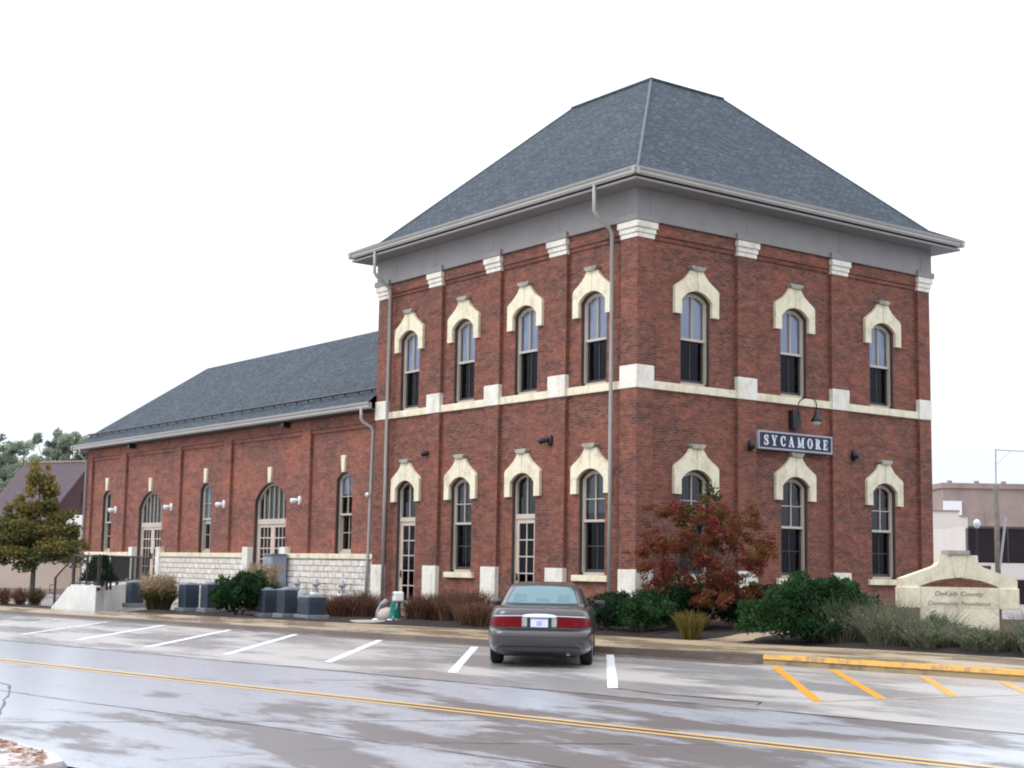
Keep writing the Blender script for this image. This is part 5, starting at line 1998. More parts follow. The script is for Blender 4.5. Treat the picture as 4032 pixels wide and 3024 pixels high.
f_in = VD * 0.12
n1 = A1 + f_in
railing('railing', [LP(A1 + f_in, LT), LP(A1.lerp(A0, 0.5) + f_in, LT), LP(A0 + f_in - UD * 0.1, LT)], 1.02, land)
e0 = A0 + f_in - UD * 0.1
railing('railing', [LP(e0.lerp(B0 + Vector((-0.2, -0.1, 0)), t), LT) for t in (0.02, 0.3, 0.6, 0.97)], 1.02, land)
bk = A1 + VD * 1.5
for off in (0.12, 1.42):
    railing('stair_rail', [LP(A1 + frontd * 0.06 + VD * off, LT), LP(A1 + frontd * 1.15 + VD * off, 0.16)], 0.98, land)
railing('railing', [LP((A1 + VD * 1.5).lerp(B1 + Vector((0.1, -0.1, 0)), t), LT) for t in (0.02, 0.35, 0.7, 0.97)], 1.02, land)
b = MB()
q0 = A1 + frontd * 1.18 + VD * 0.12
b.tube([LP(q0, 0.9), LP(q0 + frontd * 0.28, 0.88), LP(q0 + frontd * 0.30, 0.62), LP(q0, 0.62)], 0.018, 6)
b.build('rail_loop', 'rail', land)
# conical evergreen in a pot on the landing
pp = A0.lerp(B0, 0.03) + frontd * 0.62 + VD * 0.4
pl = empty('potted_conifer', (pp.x, pp.y, LT), 0, 'dark cone shaped conifer in a small pot on the concrete landing', 'potted plant')
b = MB()
b.lathe([(0.15, 0.0), (0.20, 0.16), (0.21, 0.18), (0.18, 0.18)], (0, 0, 0), 16)
b.build('pot', 'black', pl)
rg = np.random.default_rng(77)
n = 7000
t = rg.random(n) ** 1.5
a = rg.uniform(0, 6.28, n)
rr_ = 0.62 * (1 - 0.66 * t) * np.sqrt(rg.uniform(0.35, 1.0, n)) * (1 + 0.1 * rg.normal(size=n))
P = np.stack([rr_ * np.cos(a), rr_ * np.sin(a), 0.2 + 0.85 * t], 1)
quads_object('foliage', leaves(P, 0.075, rg, 0.3, 0.4), 'juniper_dark', pl, rg.random(n))
b = MB()
b.tube([(0, 0, 0.05), (0, 0, 0.9)], [0.03, 0.012], 6)
b.build('stem', 'bark', pl)

# ================================================================== MONUMENT SIGN
SD = 35.6


def from_depth(px, py, dep):
    """world point seen at a photo pixel at a given depth, used once to place far things"""
    d = fw + rt2 * ((px - 2016) / 5815.4) - up2 * ((py - 1512) / 5815.4)
    return CAMP + d * dep


sc_ = from_depth(3771, 2470, SD)
ms = empty('monument_sign', (sc_.x, sc_.y, 0.3), math.atan2(rt.y, rt.x), 'cream limestone monument sign with keystone arch and carved lettering', 'sign')


def FS(s, z, n):
    return (s, -n, z - 0.3)


o = [(0.945, 0.25), (0.945, 0.985), (1.40, 0.985), (1.40, 1.66), (0.9, 1.84), (0.56, 1.97), (0.47, 2.06), (0.45, 2.17), (0.0, 2.17)]
full = [(a, z) for a, z in o] + [(-a, z) for a, z in o[:-1][::-1]]
b = MB()
# body as three stacked convex slabs so that the outline stays clean
b.prism([(-0.945, 0.25), (0.945, 0.25), (0.945, 0.985), (-0.945, 0.985)], FS, -0.22, 0.20)
b.prism([(-1.40, 0.985), (1.40, 0.985), (1.40, 1.66), (-1.40, 1.66)], FS, -0.22, 0.20)
b.prism([(-1.40, 1.66), (1.40, 1.66), (0.9, 1.84), (-0.9, 1.84)], FS, -0.22, 0.20)
b.prism([(-0.9, 1.84), (0.9, 1.84), (0.56, 1.97), (-0.56, 1.97)], FS, -0.22, 0.20)
b.prism([(-0.56, 1.97), (0.56, 1.97), (0.47, 2.06), (-0.47, 2.06)], FS, -0.22, 0.20)
b.prism([(-0.47, 2.06), (0.47, 2.06), (0.45, 2.24), (-0.45, 2.24)], FS, -0.22, 0.20)
b.build('body', 'lime', ms, weld=True)
b = MB()
b.prism([(-0.29, 2.25), (0.25, 2.25), (0.25, 2.35), (-0.29, 2.35)], FS, -0.26, 0.27)
b.build('cap', 'lime_grey', ms)
b = MB()
b.prism([(-0.10, 1.70), (0.09, 1.70), (0.19, 2.245), (-0.20, 2.245)], FS, 0.1, 0.235)
b.build('keystone', 'lime', ms, bevel=0.01)
b = MB()
A = arch_pts(0.97, 1.475, 1.69, 16)
b.face([FS(a, z, 0.204) for a, z in A])
b.build('brick_arch', 'brick', ms)
b = MB()
rect(b, FS, -0.93, 0.93, 0.99, 1.45, 0.1, 0.206)
b.build('panel', 'lime', ms)
for sg_ in (-1, 1):
    b = MB()
    a0, a1 = sorted((sg_ * 0.95, sg_ * 1.43))
    rect(b, FS, a0, a1, 0.965, 1.46, -0.25, 0.235)
    b.build('end_block', 'lime', ms, bevel=0.015)
    b = MB()
    a0, a1 = sorted((sg_ * 0.975, sg_ * 2.3))
    rect(b, FS, a0, a1, -0.1, 0.72, -0.2, 0.12)
    b.build('side_wall', 'brick', ms)
M['carved'] = plain('carved_lettering', (0.20, 0.18, 0.17), 0.7, 0.1, 3)
for txt, z, h, wd in (('DeKalb County', 1.27, 0.15, 1.16), ('Community Foundation', 1.04, 0.14, 1.5)):
    cu = bpy.data.curves.new('lettering', 'FONT')
    cu.body = txt
    cu.size = h
    cu.align_x = 'CENTER'
    cu.shear = 0.12
    cu.extrude = 0.003
    to = bpy.data.objects.new('tmp', cu)
    COL.objects.link(to)
    bpy.context.view_layer.update()
    me = bpy.data.meshes.new_from_object(to.evaluated_get(bpy.context.evaluated_depsgraph_get()))
    wid = to.dimensions.x
    bpy.data.objects.remove(to)
    me.materials.clear()
    me.materials.append(M['carved'])
    lo_ = bpy.data.objects.new('lettering', me)
    COL.objects.link(lo_)
    lo_.parent = ms
    lo_.scale = (wd / wid, 1, 1)
    lo_.rotation_euler = (R(90), 0, 0)
    lo_.location = (-0.02, -0.2105, z - 0.3)

# ================================================================== BACKGROUND, LEFT
def facing(p):
    d = Vector((CAMP.x - p.x, CAMP.y - p.y, 0)).normalized()
    return d


def far_frame(px, py, dep, z=0.0, turn=0.0):
    """ground point and heading so that local x runs to the right in the picture, local -y towards the camera"""
    p = from_depth(px, py, dep)
    return (p.x, p.y, z), math.atan2(rt.y, rt.x) + turn


def boxes(mbx, *bs):
    for q in bs:
        mbx.box(*q)


# pale pink rendered building across the lot
loc, rz = far_frame(60, 2300, 76)
bb = empty('rendered_building', loc, rz, 'long low pinkish beige building behind the left street trees', 'building')
b = MB()
b.box(-16, 5.5, 0, 10, -0.1, 2.75)
b.build('wall', 'beige', bb)
b = MB()
b.box(-16.1, 5.6, -0.12, 10.1, 2.752, 2.95)
b.build('roof', 'beige', bb)
for x in (-1.35,):
    f = MB()
    f.box(x - 0.35, x + 0.35, -0.05, 0.02, 1.5, 2.2)
    wn = f.build('window', 'frame', bb)
    f = MB()
    f.box(x - 0.29, x + 0.29, -0.06, -0.051, 1.56, 2.14)
    f.build('window_pane', 'dark_glass', wn)
b = MB()
b.box(-16, 5.52, -0.02, 0.0, -0.05, 0.22)
b.build('plinth', 'far_brick', bb)

# maroon house with steep roof
loc, rz = far_frame(322, 2300, 100, 0.0, R(-24))
hs_ = empty('maroon_house', loc, rz, 'dark maroon gabled house seen beyond the far end of the wing', 'house')
b = MB()
RZT, EZT = 8.35, 4.6
# gable faces right (+x side turned towards camera); ridge runs left
for x in (-5.2, 0.0):
    b.face([(x, -3.8, -0.1), (x, 3.8, -0.1), (x, 3.8, EZT), (x, 0, RZT - 0.1), (x, -3.8, EZT)])
b.face([(-5.2, -3.8, -0.1), (0, -3.8, -0.1), (0, -3.8, EZT), (-5.2, -3.8, EZT)])
b.face([(-5.2, 3.8, -0.1), (0, 3.8, -0.1), (0, 3.8, EZT), (-5.2, 3.8, EZT)])
b.build('wall', 'maroon', hs_, weld=True)
b = MB()
for sg_ in (-1, 1):
    b.prism([(0, RZT), (sg_ * 4.2, EZT - 0.35), (sg_ * 4.2, EZT - 0.55), (0, RZT - 0.2)][::sg_], lambda y, z, n: (n, y, z), -5.5, 0.3)
b.build('roof', 'maroon_roof', hs_)
b = MB()
b.box(-5.4, 0.25, -0.07, 0.07, RZT - 0.02, RZT + 0.10)
b.build('ridge_trim', 'far_brick', hs_)
f = MB()
f.box(0.0, 0.05, -0.5, 0.5, 5.3, 6.3)
wn = f.build('window', 'maroon_roof', hs_)
f = MB()
f.box(0.051, 0.06, -0.42, 0.42, 5.38, 6.22)
f.build('window_pane', 'dark_glass', wn)

# white box trailer
loc, rz = far_frame(300, 2200, 88)
tr = empty('box_trailer', loc, rz, 'white box trailer parked beyond the far corner of the wing', 'trailer')
b = MB()
b.box(-0.85, 2.5, 0, 2.4, 2.6, 4.35)
b.build('box', 'white', tr, bevel=0.04)
M['trailer_dark'] = plain('trailer_underside', (0.06, 0.06, 0.08), 0.7, 0.2, 2)
b = MB()
b.box(-0.8, 2.45, 0.1, 2.3, 2.25, 2.598)
b.box(-0.6, -0.4, 0.1, 2.3, 0.0, 2.26)
b.box(2.0, 2.2, 0.1, 2.3, 0.0, 2.26)
b.build('chassis', 'trailer_dark', tr)
b = MB()
b.box(0.28, 0.34, -0.03, -0.001, 2.62, 4.33)
b.build('door_post', 'grey_cab', tr)

# street trees and round shrubs
tree('pear_tree', tuple(W(-28.3, -1.3)), 'olive and rust coloured street tree nearest the concrete landing', 'street trees left of the wing', 1.45,
     [(0, 0, 2.0, 1.6, 1.6, 0.8), (0.5, 0.3, 2.5, 1.1, 1.1, 0.8), (-0.6, -0.2, 2.55, 1.1, 1.1, 0.8), (0.0, 0.0, 3.3, 1.05, 1.05, 0.85), (0.05, 0.1, 4.2, 0.95, 0.95, 0.8), (0.1, 0.0, 4.95, 0.6, 0.6, 0.6), (1.0, 1.0, 2.1, 0.95, 0.95, 0.7), (0.8, 0.9, 2.9, 0.8, 0.8, 0.6), (-0.9, -0.9, 2.9, 0.8, 0.8, 0.6), (-1.0, -0.9, 2.1, 0.9, 0.9, 0.6), (0.6, 0.6, 3.4, 0.8, 0.8, 0.7), (-0.6, -0.6, 3.4, 0.8, 0.8, 0.7)],
     20000, 0.13, 'pear_leaf', 201, 0.10, None, lambda P: -0.02 + (P[:, 2] - 2.3) * 0.13 + 0.08 * P[:, 0])
tree('pear_tree', tuple(W(-31.5, -2.3)), 'street tree mostly cut off by the left edge of the photo', 'street trees left of the wing', 1.6,
     [(0, 0, 2.1, 1.2, 1.2, 0.6), (-0.9, -0.6, 2.6, 1.2, 1.2, 0.8), (-1.2, -0.8, 3.4, 1.0, 1.0, 0.9)], 4200, 0.17, 'pear_leaf', 202, 0.10, None, lambda P: 0.1 + (P[:, 2] - 2.3) * 0.1)
for i, (u, v, lab) in enumerate([(-25.3, -4.05, 'leftmost of the three small brown rounded shrubs by the pavement'), (-25.2, -3.5, 'middle one of the three small brown rounded shrubs by the pavement'), (-25.1, -2.95, 'brown rounded shrub right beside the trunk of the street tree')]):
    leafy_clump('rounded_shrub', tuple(W(u, v, 0.06)), 2600, 0.34, 0.34, 0.62, 0.07, 'brown_grass' if i < 2 else 'olive_grass', 210 + i, lab, 'brown shrubs left of the landing', 'shrub', 60)

# loose far trees behind the maroon house
for i, (px, py, dep, zc, r, lab) in enumerate([(40, 2300, 125, 10.2, 3.4, 'tall sparse pale green tree at the left edge far behind'), (235, 2300, 132, 11.6, 2.4, 'sparse pale green tree rising behind the maroon house roof'), (330, 2300, 138, 11.0, 2.0, 'thin pale tree just left of the wing eave'), (-60, 2300, 118, 7.2, 3.0, 'dark sparse tree cut by the left photo edge')]):
    p = from_depth(px, py, dep)
    rs = random.Random(300 + i)
    bl = [(rs.uniform(-1, 1) * r, rs.uniform(-1, 1) * r, zc + rs.uniform(-3.2, 1.0), r * rs.uniform(0.3, 0.5), r * rs.uniform(0.3, 0.5), r * rs.uniform(0.25, 0.4)) for _ in range(40)]
    tree('far_tree', (p.x, p.y, 0), lab, 'far trees beyond the lot', 4.0, bl, 15000, 0.27, 'far_leaf', 310 + i, 0.16, None, None, 4)

# ================================================================== BACKGROUND, RIGHT
loc, rz = far_frame(3770, 2280, 82)
cr = empty('cream_building', loc, rz, 'cream building with stepped parapet behind the right end of the tower', 'building')
b = MB()
px_ = 5815.4 / 82
steps = [(-6.0, 0.16, 5.22), (0.16, 0.64, 4.98)]
b.box(-6.0, 0.16, 0, 9, -0.1, 5.22)
b.box(0.16, 0.64, 0.0, 9, -0.1, 4.95)
b.build('wall', 'cream', cr)
b = MB()
b.box(-6.05, 0.19, -0.06, 9.05, 5.221, 5.30)
b.box(0.191, 0.68, -0.06, 9.05, 4.951, 5.03)
b.build('coping', 'far_brick', cr)
for x, w_, z0, z1 in ((-0.06, 0.34, 3.05, 3.75), (-1.20, 0.34, 2.85, 3.85)):
    f = MB()
    f.box(x - w_ / 2 - 0.06, x + w_ / 2 + 0.06, -0.05, 0.02, z0 - 0.06, z1 + 0.06)
    wn = f.build('window', 'sash_dark', cr)
    f = MB()
    f.box(x - w_ / 2, x + w_ / 2, -0.06, -0.051, z0, z1)
    f.build('window_pane', 'dark_glass', wn)

loc, rz = far_frame(3720, 2280, 125)
bw_ = empty('brown_building', loc, rz, 'large pinkish brown brick building in the right background', 'building')
b = MB()
b.box(0, 30, 0, 14, -0.1, 9.0)
b.build('wall', 'far_brick', bw_)
b = MB()
b.box(-0.15, 30.1, -0.15, 14.1, 9.001, 9.45)
for x in np.arange(0.4, 30, 2.3):
    b.box(x, x + 0.35, -0.1, 0.2, 9.451, 9.65)
b.build('parapet', 'far_brick', bw_)
b = MB()
b.box(-0.02, 1.5, -0.25, -0.01, 6.6, 7.9)
b.build('sign_panel', 'white', bw_)
for x in (3.5, 8.5):
    f = MB()
    f.box(x, x + 1.2, -0.05, 0.02, 5.2, 7.2)
    wn = f.build('window', 'far_brick', bw_)
    f = MB()
    f.box(x + 0.1, x + 1.1, -0.06, -0.051, 5.3, 7.1)
    f.build('window_pane', 'far_brick', wn)

loc, rz = far_frame(3815, 2280, 70)
gs = empty('glass_storefront', loc, rz, 'building with dark glass front over a white lower wall at right', 'building')
b = MB()
b.box(0.03, 14, 0.4, 9, -0.1, 4.02)
b.build('wall', 'cream', gs)
b = MB()
b.box(0.0, 14, 0.0, 0.39, -0.1, 2.32)
b.build('lower_wall', 'cream', gs)
b = MB()
b.box(0.0, 14, 0.0, 0.39, 2.33, 3.95)
b.build('upper_glazing', 'dark_glass', gs)
b = MB()
for x in (1.85, 3.7, 5.6, 7.5):
    b.box(x, x + 0.06, -0.04, -0.001, 2.33, 3.95)
b.box(0, 14, -0.05, -0.002, 3.951, 4.05)
b.build('glazing_bar', 'sash_dark', gs)
b = MB()
b.box(2.05, 6.0, -0.03, -0.001, 0.4, 1.55)
b.build('shop_window', 'dark_glass', gs)
b = MB()
b.box(0.55, 1.05, -0.03, -0.001, 2.02, 2.18)
b.build('sign_strip', 'maroon', gs)

p = from_depth(3930, 2280, 62)
up_ = empty('utility_pole', (p.x, p.y, 0), math.atan2(rt.y, rt.x), 'weathered wooden pole with a thin metal mast and arm at the right', 'pole')
b = MB()
b.tube([(0, 0, -0.3), (0, 0, 5.5)], [0.125, 0.10], 10)
b.build('pole', 'pole_wood', up_, smooth=True)
b = MB()
b.tube([(0.0, 0, 5.4), (0.02, 0, 7.05)], 0.028, 8)
b.build('mast', 'galv', up_)
b = MB()
b.tube([(0.02, 0, 7.03), (2.2, 0, 6.95)], 0.022, 6)
b.tube([(0.03, 0, 6.4), (0.65, 0, 6.99)], 0.010, 6)
b.build('arm', 'galv', up_)
b = MB()
b.tube([(0.06, -0.05, 2.0), (0.34, -0.15, 4.2)], 0.055, 8)
b.build('strut', 'galv', up_)

p = from_depth(3851, 2280, 64)
gl_ = empty('globe_lamp', (p.x, p.y, 0), 0, 'street lamp with a round white globe in front of the brown building', 'street lamp')
b = MB()
b.tube([(0, 0, -0.2), (0, 0, 3.75)], [0.07, 0.05], 10)
b.build('post', 'black', gl_)
b = MB()
b.lathe([(0.05, 3.76), (0.11, 3.82), (0.16, 3.93), (0.15, 4.03), (0.10, 4.12), (0.02, 4.16)], (0, 0, 0), 18)
b.build('lamp_globe', 'globe', gl_, smooth=True)

# ================================================================== PARKED CAR
hd = (UD * -0.62 + VD * 0.785).normalized()
rearp = W(6.50, -11.25)
car = empty('parked_car', (rearp.x + hd.x * 2.67, rearp.y + hd.y * 2.67, 0.0), math.atan2(hd.y, hd.x), 'grey brown sedan parked nose to the kerb, seen from behind', 'car')
car.scale = (1.05, 1.05, 1.05)
CX = -2.54                                    # body coordinates start at the rear bumper


def interp(tab, z, k):
    return float(np.interp(z, [q[0] for q in tab], [q[k] for q in tab]))


# height : x of the tail, x of the nose, half width
LB = [(0.20, 0.20, 4.86, 0.80), (0.27, 0.05, 5.00, 0.885), (0.36, 0.015, 5.05, 0.915), (0.48, 0.0, 5.08, 0.93), (0.555, 0.008, 5.07, 0.932), (0.60, 0.03, 5.05, 0.932), (0.625, 0.075, 5.04, 0.93), (0.64, 0.112, 5.03, 0.925), (0.70, 0.122, 5.0, 0.92), (0.80, 0.13, 4.97, 0.905), (0.88, 0.14, 4.9, 0.885), (0.94, 0.17, 4.85, 0.86), (0.975, 0.205, 4.8, 0.835), (0.992, 0.27, 4.72, 0.79)]


def ztopf(x):
    return float(np.interp(x, [0, 0.9, 3.6, 4.3, 5.08], [1.0, 1.012, 0.985, 0.90, 0.74]))


NE = 7.0


def tail_x(y, z):
    w_, xr, xf = interp(LB, z, 3), interp(LB, z, 1), interp(LB, z, 2)
    a = (xf - xr) / 2
    return (xr + xf) / 2 - a * max(0.0, 1 - min(1, abs(y) / w_) ** NE) ** (1 / NE)


def side_y(x, z):
    w_, xr, xf = interp(LB, z, 3), interp(LB, z, 1), interp(LB, z, 2)
    a = (xf - xr) / 2
    return w_ * max(0.0, 1 - min(1, abs(x - (xr + xf) / 2) / a) ** NE) ** (1 / NE)


def ring(xr, xf, w_, zf, n=112, ne=NE):
    out_ = []
    a, c = (xf - xr) / 2, (xr + xf) / 2
    for i in range(n):
        th = 2 * math.pi * i / n
        # spread samples towards the corners
        ct, st_ = math.cos(th), math.sin(th)
        x = c + a * math.copysign(abs(ct) ** (2 / ne), ct)
        y = w_ * math.copysign(abs(st_) ** (2 / ne), st_)
        out_.append((x + CX, y, zf(x)))
    return out_


def loft(rings, name, mat, parent, closed_top=True):
    b = MB()
    n = len(rings[0])
    for r_ in rings:
        b.v += r_
    for k in range(len(rings) - 1):
        for i in range(n):
            j = (i + 1) % n
            b.f.append((k * n + i, k * n + j, (k + 1) * n + j, (k + 1) * n + i))
    b.f.append(tuple(reversed(range(n))))
    if closed_top:
        b.f.append(tuple((len(rings) - 1) * n + i for i in range(n)))
    return b.build(name, mat, parent, smooth=True, weld=True)


rg_ = []
for (z, xr, xf, w_) in LB:
    rg_.append(ring(xr, xf, w_, lambda x, z=z: 0.2 + (z - 0.2) / 0.8 * (ztopf(x) - 0.2)))
for (d, w_, dz) in [(0.42, 0.70, 0.008), (0.75, 0.5, 0.02), (1.3, 0.2, 0.026)]:
    rg_.append(ring(0.27 + d * 0.6, 4.72 - d, w_, lambda x, dz=dz: ztopf(x) + dz))
body = loft(rg_, 'body', 'paint', car)
# cut the wheel openings
cut = MB()
for xa in (1.12, 3.97):
    for sg_ in (-1, 1):
        cut.lathe([(0.365, sg_ * 0.58), (0.365, sg_ * 1.1)][::sg_], (xa + CX, 0, 0.335), 36, 'Y')
co = cut.build('wheel_cut', 'paint', car, weld=True)
bo = body.modifiers.new('cut', 'BOOLEAN')
bo.object = co
bo.operation = 'DIFFERENCE'
bo.solver = 'EXACT'
bpy.context.view_layer.update()
me = bpy.data.meshes.new_from_object(body.evaluated_get(bpy.context.evaluated_depsgraph_get()))
body.modifiers.clear()
body.data = me
bpy.data.objects.remove(co)
for pol in me.polygons:
    pol.use_smooth = True
me.set_sharp_from_angle(angle=R(38))

GH = [(0.975, 0.80, 3.80, 0.80), (1.06, 1.00, 3.62, 0.765), (1.16, 1.20, 3.40, 0.725), (1.27, 1.42, 3.14, 0.675), (1.345, 1.60, 2.92, 0.63), (1.39, 1.76, 2.74, 0.58), (1.415, 1.90, 2.55, 0.50), (1.432, 2.08, 2.36, 0.30)]
NG = 6.0
grr = [ring(xr, xf, w_, lambda x, z=z: z, 112, NG) for (z, xr, xf, w_) in GH]
loft(grr, 'roof', 'paint', car)


def gh_rear(y, z):
    w_, xr, xf = interp(GH, z, 3), interp(GH, z, 1), interp(GH, z, 2)
    a = (xf - xr) / 2
    return (xr + xf) / 2 - a * max(0.0, 1 - min(1, abs(y) / w_) ** NG) ** (1 / NG)


def gh_front(y, z):
    w_, xr, xf = interp(GH, z, 3), interp(GH, z, 1), interp(GH, z, 2)
    a = (xf - xr) / 2
    return (xr + xf) / 2 + a * max(0.0, 1 - min(1, abs(y) / w_) ** NG) ** (1 / NG)


def gh_side(x, z):
    w_, xr, xf = interp(GH, z, 3), interp(GH, z, 1), interp(GH, z, 2)
    a = (xf - xr) / 2
    return w_ * max(0.0, 1 - min(1, abs(x - (xr + xf) / 2) / a) ** NG) ** (1 / NG)


M['win_black'] = plain('window_surround', (0.012, 0.012, 0.014), 0.3, 0.1, 5)


def rearwin(inset, off):
    def fn(a, t):
        z = 1.035 + inset + (1.362 - 1.035 - 1.6 * inset) * t
        y = (2 * a - 1) * (0.845 * interp(GH, z, 3) - inset)
        z2 = z - 0.022 * (2 * a - 1) ** 2 * (t - 0.15)
        return (gh_rear(y, z2) + CX - off * 0.7, y, z2 + off * 0.7)
    return fn


b = MB()
b.grid(rearwin(0.0, 0.008), 20, 8)
rwn = b.build('rear_window', 'win_black', car, smooth=True)
b = MB()
b.grid(rearwin(0.022, 0.016), 20, 8)
b.build('glass', 'car_glass', rwn, smooth=True)
M['headrest'] = plain('headrest_cloth', (0.10, 0.17, 0.19), 0.6, 0.1, 5)  # teal-grey cloth for the headrest patches behind the rear glass
for y0 in (-0.38, 0.0, 0.40):
    b = MB()
    b.grid(lambda a, t: (lambda y, z: (gh_rear(y, z) + CX - 0.013, y, z + 0.0125))(y0 + (2 * a - 1) * (0.12 - 0.02 * t), 1.09 + (0.11 if y0 else 0.05) * t), 5, 4)
    b.build('headrest', 'headrest', rwn, smooth=True)
b = MB()
b.grid(lambda a, t: (lambda z, y: (gh_front(y, z) + CX + 0.008, y, z + 0.008))(1.02 + 0.33 * t, (2 * a - 1) * 0.85 * interp(GH, 1.02 + 0.33 * t, 3)), 16, 6)
b.build('windscreen', 'car_glass', car, smooth=True)
for sg_ in (-1, 1):
    for (xa, xb, xc, xd) in ((1.42, 2.28, 1.78, 2.28), (2.36, 3.32, 2.36, 2.86)):
        b = MB()
        def fn(a, t, sg_=sg_):
            z = 1.025 + 0.30 * t
            x = (xa + (xb - xa) * a) * (1 - t) + (xc + (xd - xc) * a) * t
            return (x + CX, sg_ * (gh_side(x, z) + 0.008), z)
        b.grid(fn, 8, 5)
        b.build('side_window', 'win_black', car, smooth=True)
    # door mirrors
    b = MB()
    b.lathe([(0.001, -0.10), (0.06, -0.09), (0.085, -0.03), (0.085, 0.06), (0.06, 0.10), (0.001, 0.11)], (3.18 + CX, sg_ * 1.0, 1.02), 14, 'Y')
    for i in range(len(b.v)):
        v_ = b.v[i]
        b.v[i] = (3.18 + CX + (v_[0] - 3.18 - CX) * 0.8, v_[1], 1.02 + (v_[2] - 1.02) * 0.85)
    mr = b.build('door_mirror', 'paint' if sg_ > 0 else 'plastic', car, smooth=True)
    b = MB()
    b.box(3.15 + CX, 3.22 + CX, min(sg_ * 0.74, sg_ * 0.94), max(sg_ * 0.74, sg_ * 0.94), 0.985, 1.03)
    b.build('mirror_arm', 'plastic', mr)
    # body side moulding and door handles
    b = MB()
    b.grid(lambda a, t: (lambda x, z: (x + CX, sg_ * (side_y(x, z) + 0.010 * (1 if 0 < t < 1 else -1)), z))(1.55 + 2.0 * a, 0.56 + 0.07 * t), 14, 3)
    b.build('side_moulding', 'paint', car)
    for xh in (1.75, 2.75):
        b = MB()
        b.box(xh + CX, xh + 0.18 + CX, min(sg_ * 0.88, sg_ * 0.925), max(sg_ * 0.88, sg_ * 0.925), 0.85, 0.885)
        b.build('door_handle', 'plastic', car, bevel=0.008)


def tailpatch(fn_y, z0f, z1f, off, name, mat, parent, nu=16, nv=6, curve=None):
    """closed shell lying on the tail surface"""
    b = MB()
    top, bot = [], []
    for lay, store in ((off, top), (-0.03, bot)):
        for j in range(nv + 1):
            for i in range(nu + 1):
                a, t = i / nu, j / nv
                y = fn_y(a, t)
                z = z0f(a) + (z1f(a) - z0f(a)) * t
                store.append((tail_x(y, z) + CX - lay, y, z))
    k = len(top)
    b.v = top + bot
    for j in range(nv):
        for i in range(nu):
            q = j * (nu + 1) + i
            b.f.append((q, q + nu + 1, q + nu + 2, q + 1))
    rim = [i for i in range(nu + 1)] + [(j + 1) * (nu + 1) - 1 for j in range(1, nu * 0 + nv + 1) for _ in (0,)][0:0]
    loop = [i for i in range(nu + 1)] + [j * (nu + 1) + nu for j in range(1, nv + 1)] + [nv * (nu + 1) + i for i in range(nu - 1, -1, -1)] + [j * (nu + 1) for j in range(nv - 1, 0, -1)]
    for i in range(len(loop)):
        p0, p1 = loop[i], loop[(i + 1) % len(loop)]
        b.f.append((p0, p1, p1 + k, p0 + k))
    return b.build(name, mat, parent, smooth=False, weld=True)


for sg_ in (-1, 1):
    tl = tailpatch(lambda a, t: sg_ * (0.305 + 0.575 * a), lambda a: 0.672 + 0.012 * a, lambda a: 0.858 - 0.03 * a * a, 0.014, 'tail_light', 'red_lens', car, 20, 6)
    for p_ in tl.data.polygons:
        p_.use_smooth = True
    tl.data.set_sharp_from_angle(angle=R(40))
    tailpatch(lambda a, t: sg_ * (0.62 + 0.012 * a), lambda a: 0.69, lambda a: 0.845, 0.0155, 'lens_divider', 'plastic', tl, 2, 3)
    tailpatch(lambda a, t: sg_ * (0.21 + 0.088 * a), lambda a: 0.69, lambda a: 0.835, 0.012, 'reversing_light', 'clear_lens', car, 4, 3)
tailpatch(lambda a, t: -0.29 + 0.58 * a, lambda a: 0.845, lambda a: 0.875 + 0.028 * math.sin(math.pi * a) ** 0.5, 0.028, 'chrome_trim', 'chrome', car, 18, 4)
tailpatch(lambda a, t: -0.86 + 1.72 * a, lambda a: 0.866 - 0.02 * (2 * a - 1) ** 2, lambda a: 0.878 - 0.02 * (2 * a - 1) ** 2, 0.018, 'chrome_strip', 'chrome', car, 24, 1)
tailpatch(lambda a, t: -0.205 + 0.41 * a, lambda a: 0.665, lambda a: 0.842, 0.008, 'plate_recess', 'plastic', car, 8, 3)
npl = tailpatch(lambda a, t: -0.15 + 0.30 * a, lambda a: 0.68, lambda a: 0.832, 0.018, 'number_plate', 'plate', car, 8, 3)
tailpatch(lambda a, t: -0.145 + 0.29 * a, lambda a: 0.812, lambda a: 0.829, 0.0195, 'plate_band', 'plate_blue', npl, 6, 1)
M['plate_mark'] = plain('plate_mark', (0.40, 0.44, 0.62), 0.4, 0.2, 30)
tailpatch(lambda a, t: -0.045 + 0.09 * a, lambda a: 0.70, lambda a: 0.785, 0.0195, 'plate_mark', 'plate_mark', npl, 4, 1)
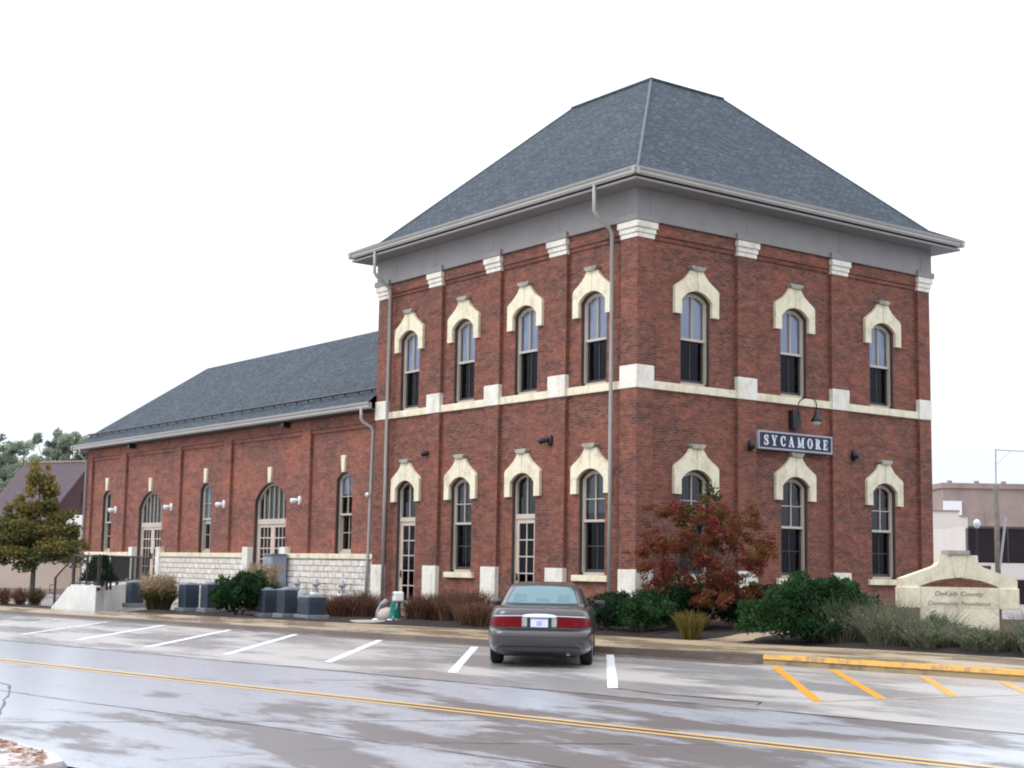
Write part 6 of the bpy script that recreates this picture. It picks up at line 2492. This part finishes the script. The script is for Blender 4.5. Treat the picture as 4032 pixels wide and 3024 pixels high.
# boot lid shut line, bumper crease and lower valance
tailpatch(lambda a, t: -0.885 + 1.77 * a, lambda a: (0.640 + 0.024 * min(1, max(0, (abs(2 * a - 1) - 0.56) * 9))), lambda a: (0.654 + 0.024 * min(1, max(0, (abs(2 * a - 1) - 0.56) * 9))), 0.012, 'shut_line', 'plastic', car, 40, 1)
tailpatch(lambda a, t: -0.89 + 1.78 * a, lambda a: 0.515, lambda a: 0.524, 0.008, 'bumper_crease', 'plastic', car, 30, 1)
tailpatch(lambda a, t: -0.72 + 1.44 * a, lambda a: 0.285 + 0.02 * (2 * a - 1) ** 2, lambda a: 0.345 - 0.01 * (2 * a - 1) ** 2, 0.045, 'bumper_lip', 'paint', car, 30, 3)
for sg_ in (-1, 1):
    tailpatch(lambda a, t: sg_ * (0.735 + 0.006 * a), lambda a: 0.872, lambda a: 0.965, 0.004, 'lid_gap', 'plastic', car, 1, 4)
b = MB()
b.box(0.35 + CX, 4.75 + CX, -0.62, 0.62, 0.17, 0.40)
b.box(1.5 + CX, 3.6 + CX, -0.80, 0.80, 0.19, 0.30)
b.build('underbody', 'plastic', car)
b = MB()
b.tube([(0.5 + CX, -0.48, 0.24), (0.14 + CX, -0.50, 0.235)], 0.032, 10)
b.build('exhaust_pipe', 'galv', car)
M['rim'] = plain('wheel_cover', (0.42, 0.43, 0.45), 0.3, 0.05, 4, metal=0.6)
for xa in (1.12, 3.97):
    for sg_ in (-1, 1):
        b = MB()
        y = sg_ * 0.79
        b.lathe([(0.20, -0.105), (0.285, -0.11), (0.318, -0.095), (0.328, -0.06), (0.329, 0.06), (0.318, 0.095), (0.285, 0.11), (0.20, 0.105)], (xa + CX, y, 0.327), 32, 'Y')
        ty = b.build('wheel', 'rubber', car, smooth=True)
        b = MB()
        b.lathe([(0.205, sg_ * 0.107), (0.19, sg_ * 0.112), (0.12, sg_ * 0.10), (0.06, sg_ * 0.118), (0.001, sg_ * 0.12)][::sg_], (xa + CX, y, 0.327), 24, 'Y')
        b.build('wheel_cover', 'rim', ty, smooth=True)
